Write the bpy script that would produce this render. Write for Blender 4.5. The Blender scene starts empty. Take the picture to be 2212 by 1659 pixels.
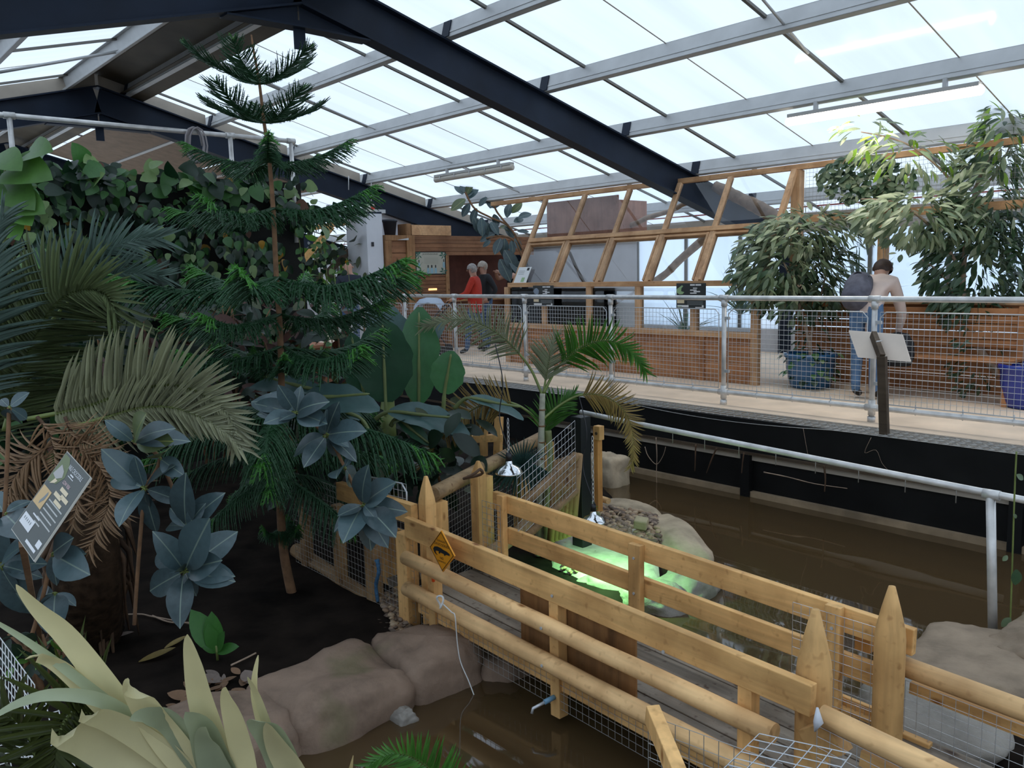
import bpy, math, random
import numpy as np
from mathutils import Vector as V, Matrix, Euler, noise
S=bpy.context.scene; COL=S.collection
R=random.Random(11)
sin,cos,pi,rad=math.sin,math.cos,math.pi,math.radians
# ---------------------------------------------------------------- camera, sky, exposure
# world: X runs along the raised walkway, Y across it (away), Z up, 0 = walkway floor
FP=1812.6; YAW,PIT,ROLL=rad(-48.894),rad(-7.535),rad(-1.4086); CAM=V((0,0,1.47)); CX,CY=1106.0,829.5
_f=V((sin(YAW)*cos(PIT),cos(YAW)*cos(PIT),sin(PIT))); _r0=V((cos(YAW),-sin(YAW),0)); _u0=_r0.cross(_f)
_r=_r0*cos(ROLL)+_u0*sin(ROLL); _u=-_r0*sin(ROLL)+_u0*cos(ROLL)
cd=bpy.data.cameras.new('camera'); cam=bpy.data.objects.new('camera',cd); COL.objects.link(cam)
cd.sensor_width=36; cd.lens=FP/2212*36; cd.clip_start=.05; cd.clip_end=200
M=Matrix((( _r.x,_u.x,-_f.x,CAM.x),(_r.y,_u.y,-_f.y,CAM.y),(_r.z,_u.z,-_f.z,CAM.z),(0,0,0,1))); cam.matrix_world=M
S.camera=cam
W=bpy.data.worlds.new('overcast_sky'); S.world=W; W.use_nodes=True
bg=W.node_tree.nodes['Background']; bg.inputs[0].default_value=(.72,.85,1,1); bg.inputs[1].default_value=1.14
S.view_settings.view_transform='Standard'; S.view_settings.look='None'; S.view_settings.gamma=1; S.view_settings.use_curve_mapping=False
S.view_settings.exposure=0.24
S.cycles.max_bounces=6; S.cycles.diffuse_bounces=3; S.cycles.glossy_bounces=3; S.cycles.transmission_bounces=5; S.cycles.transparent_max_bounces=12
W.cycles.sampling_method='NONE'; S.cycles.use_light_tree=False; S.cycles.use_adaptive_sampling=True; S.cycles.adaptive_threshold=.04; S.cycles.sample_clamp_indirect=6; S.cycles.caustics_reflective=False; S.cycles.caustics_refractive=False
# ---------------------------------------------------------------- survey helpers (photo point -> point in the place)
def ray(x,y): return _r*(x-CX)-_u*(y-CY)+_f*FP
def aX(x,y,X): d=ray(x,y); return CAM+d*((X-CAM.x)/d.x)
def aY(x,y,Y): d=ray(x,y); return CAM+d*((Y-CAM.y)/d.y)
def aZ(x,y,Z): d=ray(x,y); return CAM+d*((Z-CAM.z)/d.z)
def pd(x,y,d): return CAM+ray(x,y)*(d/FP)
def lerp(a,b,t): return a+(b-a)*t
ZU=V((0,0,1))
# ---------------------------------------------------------------- mesh builder
class MB:
    def __init__(s): s.v=[]; s.f=[]; s.s=[]; s.m=[]
    def add(s,vs,fs,sm=False,m=0):
        n=len(s.v); s.v+= [tuple(p) for p in vs]; s.f+=[tuple(i+n for i in f) for f in fs]; s.s+=[sm]*len(fs); s.m+=[m]*len(fs); return s
    def box(s,c,d,M=None,m=0):
        c=V(c); h=[k/2 for k in d]; vs=[]
        for x in (-1,1):
            for y in (-1,1):
                for z in (-1,1):
                    p=V((x*h[0],y*h[1],z*h[2])); vs.append(c+(M@p if M else p))
        return s.add(vs,[(0,1,3,2),(4,6,7,5),(0,4,5,1),(2,3,7,6),(0,2,6,4),(1,5,7,3)],False,m)
    def bb(s,a,b,m=0): # box between corners
        a=V(a); b=V(b); return s.box((a+b)/2,[abs(k) for k in (b-a)],None,m)
    def bar(s,a,b,w,h,up=ZU,m=0): # w across, h along up
        a=V(a); b=V(b); d=(b-a); L=d.length; d.normalize(); sd=d.cross(up)
        if sd.length<1e-4: sd=d.cross(V((0,1,0)))
        sd.normalize(); u=sd.cross(d); M=Matrix((d,sd,u)).transposed()
        return s.box((a+b)/2,(L,w,h),M,m)
    def tube(s,pts,r,n=8,cap=True,m=0,sm=True):
        pts=[V(p) for p in pts]; k=len(pts); rs=r if isinstance(r,(list,tuple)) else [r]*k
        d0=(pts[1]-pts[0]).normalized(); ref=V((0,0,1)) if abs(d0.z)<.9 else V((1,0,0)); sd=d0.cross(ref).normalized(); vs=[]; fs=[]
        for i,p in enumerate(pts):
            d=(pts[min(i+1,k-1)]-pts[max(i-1,0)]).normalized(); sd=(sd-d*sd.dot(d)).normalized(); u=d.cross(sd)
            for j in range(n):
                a=2*pi*j/n; vs.append(p+(sd*cos(a)+u*sin(a))*rs[i])
        for i in range(k-1):
            for j in range(n): fs.append((i*n+j,i*n+(j+1)%n,(i+1)*n+(j+1)%n,(i+1)*n+j))
        s.add(vs,fs,sm,m)
        if cap:
            b=len(s.v)-k*n; s.f+=[tuple(b+j for j in range(n-1,-1,-1)),tuple(b+(k-1)*n+j for j in range(n))]; s.s+=[False,False]; s.m+=[m,m]
        return s
    def lathe(s,c,prof,n=20,M=None,m=0):
        c=V(c); vs=[]; fs=[]; k=len(prof)
        for (r,z) in prof:
            for j in range(n):
                p=V((r*cos(2*pi*j/n),r*sin(2*pi*j/n),z)); vs.append(c+(M@p if M else p))
        for i in range(k-1):
            for j in range(n): fs.append((i*n+j,i*n+(j+1)%n,(i+1)*n+(j+1)%n,(i+1)*n+j))
        return s.add(vs,fs,True,m)
    def prism(s,pts,off,m=0): # planar polygon pts extruded by vector off
        n=len(pts); a=[V(p) for p in pts]; b=[p+V(off) for p in a]
        fs=[tuple(range(n)),tuple(range(2*n-1,n-1,-1))]+[(i,n+i,n+(i+1)%n,(i+1)%n) for i in range(n)]
        return s.add(a+b,fs,False,m)
    def mesh(s,name,mats=()):
        me=bpy.data.meshes.new(name); me.from_pydata(s.v,[],s.f); 
        for m_ in (mats if isinstance(mats,(list,tuple)) else [mats]): me.materials.append(m_)
        me.polygons.foreach_set('use_smooth',s.s); me.polygons.foreach_set('material_index',s.m); me.update(); return me
    def build(s,name,mat,parent=None,bevel=0,**t):
        o=link(name,s.mesh(name,mat),parent,**t)
        if bevel:
            b=o.modifiers.new('bevel','BEVEL'); b.width=bevel; b.segments=2; b.limit_method='ANGLE'
        return o
def tag(o,label=None,cat=None,group=None,kind=None):
    if label: o['label']=label
    if cat: o['category']=cat
    if group: o['group']=group
    if kind: o['kind']=kind
    return o
def wloc(o):
    return o.matrix_parent_inverse@o.matrix_basis if o.parent is None else wloc(o.parent)@o.matrix_parent_inverse@o.matrix_basis
def link(name,data,parent=None,M=None,**t):
    o=bpy.data.objects.new(name,data); COL.objects.link(o)
    if parent is not None:
        o.parent=parent; o.matrix_parent_inverse=wloc(parent).inverted()
    if M is not None: o.matrix_basis=M
    return tag(o,**t)
def thing(name,label,cat,loc=(0,0,0),group=None,kind=None):
    o=bpy.data.objects.new(name,None); COL.objects.link(o); o.location=V(loc); o.empty_display_size=.1
    return tag(o,label,cat,group,kind)
def copy_tree(o,M,label=None,group=None,parent=None):   # M: extra world transform (things built about the origin)
    c=o.copy(); COL.objects.link(c)
    if parent is None: c.matrix_basis=M@o.matrix_basis
    else: c.parent=parent
    for ch in o.children: copy_tree(ch,M,parent=c)
    if label: c['label']=label
    if group: c['group']=group
    return c
# ---------------------------------------------------------------- materials
def nt(name):
    m=bpy.data.materials.new(name); m.use_nodes=True; t=m.node_tree; return m,t,t.nodes['Principled BSDF']
def node(t,k,**kw):
    n=t.nodes.new(k)
    for a,b in kw.items():
        if a.startswith('i_'):
            a=a[2:]; n.inputs[int(a) if a.isdigit() else a.replace('_',' ')].default_value=b
        else: setattr(n,a,b)
    return n
def ramp(t,fac,stops):
    r=t.nodes.new('ShaderNodeValToRGB'); e=r.color_ramp.elements
    while len(e)<len(stops): e.new(.5)
    for k,(p,c) in enumerate(stops): e[k].position=p; e[k].color=(*c,1)
    t.links.new(fac,r.inputs[0]); return r.outputs[0]
def flat(name,c,rough=.6,metal=0,emit=0,spec=.5,var=0,scale=6,bump=0,alpha=None):
    m,t,b=nt(name); b.inputs['Base Color'].default_value=(*c,1); b.inputs['Roughness'].default_value=rough; b.inputs['Metallic'].default_value=metal
    b.inputs['Specular IOR Level'].default_value=spec
    if emit: m.cycles.emission_sampling='NONE'; b.inputs['Emission Color'].default_value=(*c,1); b.inputs['Emission Strength'].default_value=emit
    if var or bump:
        g=node(t,'ShaderNodeTexCoord'); n=node(t,'ShaderNodeTexNoise',i_Scale=scale,i_Detail=5.0); t.links.new(g.outputs['Object'],n.inputs['Vector'])
        if var:
            lo=tuple(max(0,k*(1-var)) for k in c); hi=tuple(min(1,k*(1+var)) for k in c)
            t.links.new(ramp(t,n.outputs[0],[(.3,lo),(.7,hi)]),b.inputs['Base Color'])
        if bump:
            bp=node(t,'ShaderNodeBump',i_Strength=bump,i_Distance=.02); t.links.new(n.outputs[0],bp.inputs['Height']); t.links.new(bp.outputs[0],b.inputs['Normal'])
    return m
def wood(name,c,axis='X',rough=.65,var=.28,scale=1.0,knots=True,dirt=0.0):
    m,t,b=nt(name); g=node(t,'ShaderNodeTexCoord'); mp=node(t,'ShaderNodeMapping')
    k=[22*scale]*3; k['XYZ'.index(axis)]=1.6*scale; mp.inputs['Scale'].default_value=k; t.links.new(g.outputs['Object'],mp.inputs[0])
    oi=node(t,'ShaderNodeObjectInfo'); ad=node(t,'ShaderNodeVectorMath',operation='ADD'); mu=node(t,'ShaderNodeVectorMath',operation='SCALE'); mu.inputs['Scale'].default_value=37.0
    cb=node(t,'ShaderNodeCombineXYZ'); 
    for i in range(3): t.links.new(oi.outputs['Random'],cb.inputs[i])
    t.links.new(cb.outputs[0],mu.inputs[0]); t.links.new(mp.outputs[0],ad.inputs[0]); t.links.new(mu.outputs[0],ad.inputs[1])
    n=node(t,'ShaderNodeTexNoise',i_Scale=1.0,i_Detail=6.0,i_Distortion=.6); t.links.new(ad.outputs[0],n.inputs['Vector'])
    lo=tuple(k_*(1-var) for k_ in c); hi=tuple(min(1,k_*(1+var*.7)) for k_ in c)
    col=ramp(t,n.outputs[0],[(.3,lo),(.52,c),(.72,hi)])
    if knots:
        mp2=node(t,'ShaderNodeMapping'); k2=[7.0]*3; k2['XYZ'.index(axis)]=3.2; mp2.inputs['Scale'].default_value=k2; t.links.new(g.outputs['Object'],mp2.inputs[0])
        vo=node(t,'ShaderNodeTexVoronoi',i_Scale=1.0); t.links.new(mp2.outputs[0],vo.inputs['Vector'])
        kn=ramp(t,vo.outputs['Distance'],[(.05,(.32,.2,.12)),(.13,(1,1,1))])
        mx=node(t,'ShaderNodeMix',data_type='RGBA',blend_type='MULTIPLY'); mx.inputs[0].default_value=1; t.links.new(col,mx.inputs[6]); t.links.new(kn,mx.inputs[7]); col=mx.outputs[2]
    # weather stains, and each plank a little lighter or darker
    ns=node(t,'ShaderNodeTexNoise',i_Scale=3.5,i_Detail=4.0); t.links.new(g.outputs['Object'],ns.inputs['Vector'])
    st=ramp(t,ns.outputs[0],[(.36,(.60-dirt*.4,.52-dirt*.4,.45-dirt*.4)),(.58,(1,1,1))])
    m2=node(t,'ShaderNodeMix',data_type='RGBA',blend_type='MULTIPLY'); m2.inputs[0].default_value=.6; t.links.new(col,m2.inputs[6]); t.links.new(st,m2.inputs[7])
    nd=node(t,'ShaderNodeTexNoise',i_Scale=26.0,i_Detail=1.0); t.links.new(g.outputs['Object'],nd.inputs['Vector']); sp_=ramp(t,nd.outputs[0],[(.62,(1,1,1)),(.80,(.55-dirt*.4,.45-dirt*.4,.36-dirt*.3))]); m3=node(t,'ShaderNodeMix',data_type='RGBA',blend_type='MULTIPLY'); m3.inputs[0].default_value=.5+dirt; t.links.new(m2.outputs[2],m3.inputs[6]); t.links.new(sp_,m3.inputs[7]); m2=m3
    hs=node(t,'ShaderNodeHueSaturation'); mr=node(t,'ShaderNodeMapRange',i_3=.82,i_4=1.15); t.links.new(oi.outputs['Random'],mr.inputs[0]); t.links.new(mr.outputs[0],hs.inputs['Value']); t.links.new(m2.outputs[2],hs.inputs['Color'])
    t.links.new(hs.outputs[0],b.inputs['Base Color']); b.inputs['Roughness'].default_value=rough; b.inputs['Specular IOR Level'].default_value=.3
    bp=node(t,'ShaderNodeBump',i_Strength=.25,i_Distance=.01); t.links.new(n.outputs[0],bp.inputs['Height']); t.links.new(bp.outputs[0],b.inputs['Normal'])
    return m
def leafmat(name,c,back=None,rough=.4,trans=.25,vein=None,var=.25,edge=None):
    m,t,b=nt(name); oi=node(t,'ShaderNodeObjectInfo'); g=node(t,'ShaderNodeTexCoord'); n=node(t,'ShaderNodeTexNoise',i_Scale=9.0,i_Detail=3.0); t.links.new(g.outputs['Object'],n.inputs['Vector'])
    ad=node(t,'ShaderNodeMath',operation='ADD'); ml=node(t,'ShaderNodeMath',operation='MULTIPLY'); ml.inputs[1].default_value=.5; t.links.new(oi.outputs['Random'],ml.inputs[0]); 
    m0=node(t,'ShaderNodeMath',operation='MULTIPLY'); m0.inputs[1].default_value=.5; t.links.new(n.outputs[0],m0.inputs[0]); t.links.new(ml.outputs[0],ad.inputs[0]); t.links.new(m0.outputs[0],ad.inputs[1])
    col=ramp(t,ad.outputs[0],[(.2,tuple(k*(1-var) for k in c)),(.75,tuple(min(1,k*(1+var)) for k in c))])
    if vein:
        sx=node(t,'ShaderNodeSeparateXYZ'); t.links.new(g.outputs['Object'],sx.inputs[0]); ab=node(t,'ShaderNodeMath',operation='ABSOLUTE'); t.links.new(sx.outputs[1],ab.inputs[0]); vr=ramp(t,ab.outputs[0],[(.006,(1,1,1)),(.014,(0,0,0))])
        vm=node(t,'ShaderNodeMix',data_type='RGBA'); t.links.new(vr,vm.inputs[0]); t.links.new(col,vm.inputs[6]); vm.inputs[7].default_value=(*vein,1); col=vm.outputs[2]
    t.links.new(col,b.inputs['Base Color']); b.inputs['Roughness'].default_value=rough
    tr=node(t,'ShaderNodeBsdfTranslucent'); mx=node(t,'ShaderNodeMixShader'); mx.inputs[0].default_value=trans
    hs=node(t,'ShaderNodeHueSaturation',i_Saturation=1.15,i_Value=1.5); t.links.new(col,hs.inputs['Color']); t.links.new(hs.outputs[0],tr.inputs[0])
    t.links.new(b.outputs[0],mx.inputs[1]); t.links.new(tr.outputs[0],mx.inputs[2]); t.links.new(mx.outputs[0],t.nodes['Material Output'].inputs[0]); return m
def sheetmat(name,c,t_=.8,gloss=.06):
    m,t,b=nt(name); t.nodes.remove(b); tr=node(t,'ShaderNodeBsdfTranslucent'); g=node(t,'ShaderNodeTexCoord'); mp=node(t,'ShaderNodeMapping'); mp.inputs['Scale'].default_value=(2.2,.12,.12)
    n=node(t,'ShaderNodeTexNoise',i_Scale=1.0,i_Detail=4.0); t.links.new(g.outputs['Object'],mp.inputs[0]); t.links.new(mp.outputs[0],n.inputs['Vector'])
    col=ramp(t,n.outputs[0],[(.35,tuple(k*.90 for k in c)),(.6,c)]); t.links.new(col,tr.inputs[0])
    gl=node(t,'ShaderNodeBsdfGlossy',i_Roughness=.12); gl.inputs[0].default_value=(1,1,1,1); mx=node(t,'ShaderNodeMixShader'); mx.inputs[0].default_value=gloss
    t.links.new(tr.outputs[0],mx.inputs[1]); t.links.new(gl.outputs[0],mx.inputs[2]); t.links.new(mx.outputs[0],t.nodes['Material Output'].inputs[0]); return m
def glassmat(name,c=(.93,.97,1),refl=.09,rough=.02):
    m,t,b=nt(name); t.nodes.remove(b); tr=node(t,'ShaderNodeBsdfTransparent'); tr.inputs[0].default_value=(*c,1); gl=node(t,'ShaderNodeBsdfGlossy',i_Roughness=rough)
    fr=node(t,'ShaderNodeFresnel',i_IOR=1.5); ad=node(t,'ShaderNodeMath',operation='ADD'); ad.inputs[1].default_value=refl; t.links.new(fr.outputs[0],ad.inputs[0]); ad.use_clamp=True
    mx=node(t,'ShaderNodeMixShader'); t.links.new(ad.outputs[0],mx.inputs[0]); t.links.new(tr.outputs[0],mx.inputs[1]); t.links.new(gl.outputs[0],mx.inputs[2]); t.links.new(mx.outputs[0],t.nodes['Material Output'].inputs[0]); return m
m_sheet=sheetmat('polycarbonate_sheet',(.95,.97,1.0)); m_wallsheet=sheetmat('wall_sheet',(.84,.90,.97))
m_black=flat('black_steel',(.010,.017,.032),.55,0,spec=.22,var=.3,scale=2); m_galv=flat('galvanised',(.52,.52,.51),.5,.25,var=.07,scale=5); m_pipe=flat('galvanised_pipe',(.68,.66,.63),.38,.35,var=.2,scale=9)
m_ridge=flat('ridge_panel',(.085,.065,.04),.7,var=.3,scale=2); m_board=flat('grey_board',(.42,.36,.29),.7,var=.12,scale=3); m_white=flat('white_paint',(.62,.63,.66),.6,var=.06,scale=3)
m_wire=flat('weld_wire',(.62,.63,.64),.4,.5); m_wire2=flat('old_wire',(.42,.40,.37),.45,.5); m_bar=flat('glazing_bar',(.16,.15,.13),.6)
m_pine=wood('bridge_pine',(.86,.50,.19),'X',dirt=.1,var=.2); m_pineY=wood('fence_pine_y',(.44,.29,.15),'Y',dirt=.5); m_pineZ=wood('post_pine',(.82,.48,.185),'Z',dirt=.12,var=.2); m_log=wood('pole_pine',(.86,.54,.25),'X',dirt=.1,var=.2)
m_cedar=wood('cedar',(.60,.35,.18),'X',knots=False,var=.2); m_cedarZ=wood('cedar_upright',(.62,.38,.21),'Z',knots=False,var=.2); m_clad=wood('cladding',(.46,.21,.09),'X',knots=False,var=.22)
m_hut=wood('hut_boards',(.27,.125,.06),'Y',knots=False,var=.25); m_hutZ=wood('hut_frame',(.36,.19,.085),'Z',knots=True); m_deck=wood('deck_grey',(.26,.215,.165),'X',dirt=.5,var=.35); m_ply=wood('plywood',(.27,.135,.05),'Z',var=.45,scale=.7)
m_dark=wood('dark_timber',(.10,.07,.045),'X',knots=False); m_orange=wood('orange_post',(.72,.36,.11),'Z',var=.15)
m_soil=flat('soil',(.014,.010,.0075),1.0,spec=.08,var=.6,scale=4,bump=.6); m_rock=flat('rock',(.25,.20,.155),.85,var=.38,scale=5,bump=.7); m_concrete=flat('walkway_concrete',(.82,.63,.46),.8,var=.14,scale=2.2,bump=.1)
m_liner=flat('pond_liner',(.006,.006,.006),.6,spec=.25,var=.5,scale=3,bump=.2); m_glass=glassmat('glass',refl=.02)
m_stem=flat('green_stem',(.16,.20,.05),.5,var=.25,scale=8); m_bark=flat('bark',(.20,.105,.05),.85,var=.35,scale=14,bump=.5); m_brown=flat('dead_brown',(.085,.045,.022),.8,var=.4,scale=9)
m_blk=flat('black_plastic',(.012,.012,.014),.45); m_paper=flat('paper_white',(.72,.72,.70),.5); m_ink=flat('ink_black',(.008,.008,.008),.6)
# ================================================================ SETTING: roof, floor, pond, walls
K=.268; YR=4.1; ZR=4.485
def zr(Y): return ZR-K*abs(Y-YR)
roof=thing('ceiling',None,None,(-8,YR,ZR),kind='structure')
YE,YW=13.0,-4.8
FR=(-1.1,-7.7,-14.3,-20.9)
for X in FR:   # portal frames: I-section rafters with flanges
    for sd in (1,-1):
        ye=YE if sd>0 else YW
        for j,(w,h,o) in enumerate(((.19,.022,-.011),(.014,.40,-.21),(.19,.022,-.409))):
            pass
        mb=MB()
        for (w,h,o) in ((.19,.022,-.011),(.014,.40,-.21),(.19,.022,-.409)):
            mb.bar((X,YR,ZR+o),(X,ye,zr(ye)+o),w,h)
        mb.prism([(X-.007,YR+sd*.01,ZR-.40),(X-.007,YR+sd*.75,zr(YR+.75)-.42),(X-.007,YR+sd*.01,ZR-.62)],(.014,0,0))
        mb.bar((X,YR,ZR-.62),(X,YR+sd*.75,zr(YR+.75)-.43),.17,.018)
        mb.build('rafter',m_black,roof)
    mb=MB(); mb.bb((X-.008,YR-.06,ZR-.82),(X+.008,YR+.06,ZR-.55)); mb.build('hanger_plate',m_black,roof)
    for ye in (YE,YW):
        MB().bb((X-.1,ye-.12,-1.3),(X+.1,ye+.12,zr(ye)-.3)).build('column',m_black,roof)
PUR=[4.5,5.82,7.28,8.77,10.29,11.75,12.9]; PUL=[3.7,2.25,.78,-.7,-2.2,-3.7]
for Y in PUR+PUL:   # cold-rolled purlins: web, two flanges, lips
    s=1 if Y>YR else -1; z=zr(Y); a=math.atan(K)*s; mb=MB(); M=Matrix.Rotation(-a,3,'X')
    def P(y,q): return V((0,Y,z))+M@V((0,y,q))
    for (y0,q0,w,h) in ((0,.1,.006,.2),(s*.032,.003,.07,.006),(s*.032,.197,.07,.006),(s*.064,.017,.006,.03),(-s*.004,.06,.010,.02)):
        c=P(y0,q0); mb.box((-11,c.y,c.z),(24,w,h),M)
    mb.build('purlin',m_galv,roof)
    for X in FR[:3]:
        c=P(-s*.012,.1); MB().box((X+.07,c.y,c.z),(.13,.012,.18),M).build('cleat',m_black,roof)
BX=[-4.63+2.36*k for k in range(-7,3)]
ed=[-23]+BX+[1]
def slope(Y,o): return zr(Y)+o
for i in range(len(ed)-1):
    for sd in (1,-1):
        y0=YR+.72 if sd>0 else YR-.42; y1=(YE+.2) if sd>0 else (YW-.2)
        mb=MB(); mb.add([(ed[i],y0,slope(y0,.205)),(ed[i+1],y0,slope(y0,.205)),(ed[i+1],y1,slope(y1,.205)),(ed[i],y1,slope(y1,.205))],[(0,1,2,3)])
        mb.build('roof_panel',m_sheet,roof)
        if i:
            mb=MB(); mb.bar((ed[i],y0,slope(y0,.19)),(ed[i],y1,slope(y1,.19)),.035,.03); mb.build('glazing_bar',m_bar,roof)
            xm=ed[i]+1.18; 
            if i<len(ed)-1: MB().bar((xm,y0,slope(y0,.2)),(xm,y1,slope(y1,.2)),.012,.006).build('sheet_lap',m_board,roof)
mb=MB(); mb.bar((-11,YR+.72,slope(YR+.72,.2)),(-11,YR,ZR+.2),24,.02,ZU); mb.bar((-11,YR-.42,slope(YR-.42,.2)),(-11,YR,ZR+.2),24,.02); mb.build('ridge_cap',m_ridge,roof)
mb=MB(); mb.bar((-11,YR+.36,slope(YR+.36,.04)),(-11,YR+.70,slope(YR+.70,.04)),24,.012); mb.build('ridge_board',m_ridge,roof)
# closing boards above the far rafter, gable partition and the openings under it
X=-14.33
for (y0,y1) in ((YR+.05,5.80),(5.86,7.26),(7.33,8.75),(8.82,10.27),(10.34,12.8)):
    MB().prism([(X,y0,zr(y0)),(X,y1,zr(y1)),(X,y1,zr(y1)+.2),(X,y0,zr(y0)+.2)],(-.02,0,0)).build('closing_board',m_board,roof)
for (y0,y1) in ((2.3,3.68),(3.72,YR)):
    MB().prism([(X,y0,zr(y0)),(X,y1,zr(y1)),(X,y1,zr(y1)+.2),(X,y0,zr(y0)+.2)],(-.02,0,0)).build('closing_board',m_board,roof)
for (a,b) in ((aX(700,215,-11.4),aX(850,285,-11.45)),):
    pass
y0,y1=4.9,11.2   # service conduits along the slope
MB().tube([(-11.42,y0,zr(y0)+.12),(-11.5,y1,zr(y1)+.08)],.011,6).build('conduit',m_galv,roof)
MB().tube([(-4.33,6.2,zr(6.2)+.14),(-4.45,7.8,zr(7.8)+.02)],.014,6).build('conduit',m_galv,roof)
MB().tube([(-11.9,2.0,zr(2.0)-.02),(-11.7,3.75,zr(3.75)+.04)],.02,6).build('conduit',m_galv,roof)
m_soff=flat('soffit',(.20,.14,.095),.8,var=.15)
for (y0,y1) in ((YR+.75,6.9),(6.95,8.7)): MB().bar((-17.6,y0,zr(y0)+.02),(-17.6,y1,zr(y1)+.02),6.2,.012).build('soffit_board',m_soff,roof)
MB().bar((-17.6,2.3,zr(2.3)+.02),(-17.6,3.6,zr(3.6)+.02),6.2,.012).build('soffit_board',m_soff,roof)
# floors
mb=MB(); mb.bb((-24,7.42,-.16),(2,13.2,0)); mb.build('floor',m_concrete,None,kind='structure',label='pale concrete walkway behind the scaffold railing')
MB().bb((-24,5.2,-.16),(-13.1,7.42,0)).build('floor_path',m_concrete,None,kind='structure')
MB().bb((-.35,-4.6,-.16),(2.5,.5,0)).build('floor_platform',m_concrete,None,kind='structure')
mb=MB(); mb.bb((-11.6,7.10,-.34),(2,7.14,-.015)); mb.build('trim_1',m_liner,None,kind='structure')
MB().bb((-11.6,7.07,-.365),(2,7.14,-.34)).build('trim_2',m_dark,None,kind='structure')
MB().bb((-24,7.14,-1.35),(2,7.42,-.09)).build('wall_pond',m_liner,None,kind='structure')
MB().bb((-7.0,7.085,-.84),(2,7.14,-.735)).build('baseboard_pond',flat('waterline_timber',(.30,.215,.13),.8,var=.35,scale=5),None,kind='structure')
MB().bb((-7.6,7.11,-.425),(2,7.14,-.37)).build('trim_3',m_board,None,kind='structure')
for x in (-4.62,-2.2): MB().bb((x-.05,7.06,-.85),(x+.05,7.14,-.365)).build('trim_4',m_liner,None,kind='structure')
# land, island and pond bed as one ground sheet
ZW=-.79
def edge(Y):
    pts=[(3.0,-3.75),(3.8,-3.5),(4.4,-3.45),(4.9,-3.55),(5.4,-4.0),(5.8,-4.8),(6.2,-5.6),(7.1,-6.7)]
    if Y<3.0: return -3.75
    for (a,b),(c,d) in zip(pts,pts[1:]):
        if Y<=c: return lerp(b,d,(Y-a)/(c-a))
    return -6.7
def gz(X,Y):
    d=edge(Y)-X
    t=max(0,min(1,(d+.25)/.5)); z=lerp(-1.3,-.68,t*t*(3-2*t))
    if Y>3.5 and X>-5.6: z=min(z,-.73)
    d2=min(X+1.75,Y-3.6)             # right-hand bank
    if d2>-.4: t=max(0,min(1,(d2+.3)/.5)); z=max(z,lerp(-1.3,-.66,t))
    d3=min(X+1.5,2.72-Y)
    if d3>-.3: t=max(0,min(1,(d3+.3)/.5)); z=max(z,lerp(-1.3,-.68,t))
    return z+.03*noise.noise(V((X*2.1,Y*2.1,0)))+.013*noise.noise(V((X*7,Y*7,3)))
nx,ny=120,96; x0,x1,yy0,yy1=-16,2,-4.7,7.2; vs=[]; fs=[]
for i in range(nx+1):
    for j in range(ny+1):
        x=lerp(x0,x1,i/nx); y=lerp(yy0,yy1,j/ny); vs.append((x,y,gz(x,y)))
for i in range(nx):
    for j in range(ny): fs.append((i*(ny+1)+j,(i+1)*(ny+1)+j,(i+1)*(ny+1)+j+1,i*(ny+1)+j+1))
MB().add(vs,fs,True).build('ground',m_soil,None,kind='structure',label='dark bare soil of the planting bed round the pond')
m,t,b=nt('pond_water'); b.inputs['Base Color'].default_value=(.070,.043,.019,1); b.inputs['Roughness'].default_value=.03; b.inputs['IOR'].default_value=1.6
g=node(t,'ShaderNodeTexCoord'); mp=node(t,'ShaderNodeMapping'); mp.inputs['Scale'].default_value=(.7,2.0,1); n=node(t,'ShaderNodeTexNoise',i_Scale=1.1,i_Detail=2.0); bp=node(t,'ShaderNodeBump',i_Strength=.13,i_Distance=.05)
t.links.new(g.outputs['Object'],mp.inputs[0]); t.links.new(mp.outputs[0],n.inputs['Vector']); t.links.new(n.outputs[0],bp.inputs['Height']); t.links.new(bp.outputs[0],b.inputs['Normal']); m_water=m
MB().add([(-8,-4.6,ZW),(2,-4.6,ZW),(2,7.12,ZW),(-8,7.12,ZW)],[(0,1,2,3)]).build('water',m_water,None,kind='stuff',label='still brown pond water under the bridge and walkway',cat='water')
# walls
mb=MB(); mb.bb((-24,12.95,-.16),(-11.0,13.1,2.3)); mb.build('wall_far',m_white,None,kind='structure')
mb=MB(); mb.bb((-11.0,12.95,-.16),(2,13.1,.4)); mb.build('wall_far_low',m_white,None,kind='structure')
for i in range(11):
    x=-11.0+i*1.18; MB().add([(x+.02,13,.4),(x+1.16,13,.4),(x+1.16,13,2.3),(x+.02,13,2.3)],[(0,1,2,3)]).build('window_%d'%(i+1),m_wallsheet,None,kind='structure')
    MB().bb((x-.03,12.97,.4),(x+.03,13.03,2.3)).build('trim_%d'%(i+5),m_bar,None,kind='structure')
mb=MB(); mb.bb((-24,12.9,2.02),(2,12.95,2.36)); mb.build('trim_20',m_board,None,kind='structure')
mb=MB(); mb.tube([(-24,12.6,2.42),(2,12.6,2.42)],.022,8); mb.build('trim_21',flat('red_pipe',(.42,.09,.08),.5),None,kind='structure')
MB().bb((-24,-4.95,-1.8),(2.6,-4.8,.3)).build('wall_near',m_board,None,kind='structure')
MB().add([(-24,-4.85,.3),(2.6,-4.85,.3),(2.6,-4.85,2.3),(-24,-4.85,2.3)],[(0,1,2,3)]).build('window_20',m_sheet,None,kind='structure')  # unseen translucent sheet, added to let more daylight into the hall
MB().bb((2.5,-4.8,-1.8),(2.65,13,.3)).build('wall_right',m_board,None,kind='structure')
MB().add([(2.55,-4.8,.3),(2.55,13,.3),(2.55,13,2.3),(2.55,4.1,4.7),(2.55,-4.8,2.3)],[(0,1,2,3,4)]).build('window_21',m_sheet,None,kind='structure')  # unseen end-wall sheet, likewise added to brighten the interior
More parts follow.
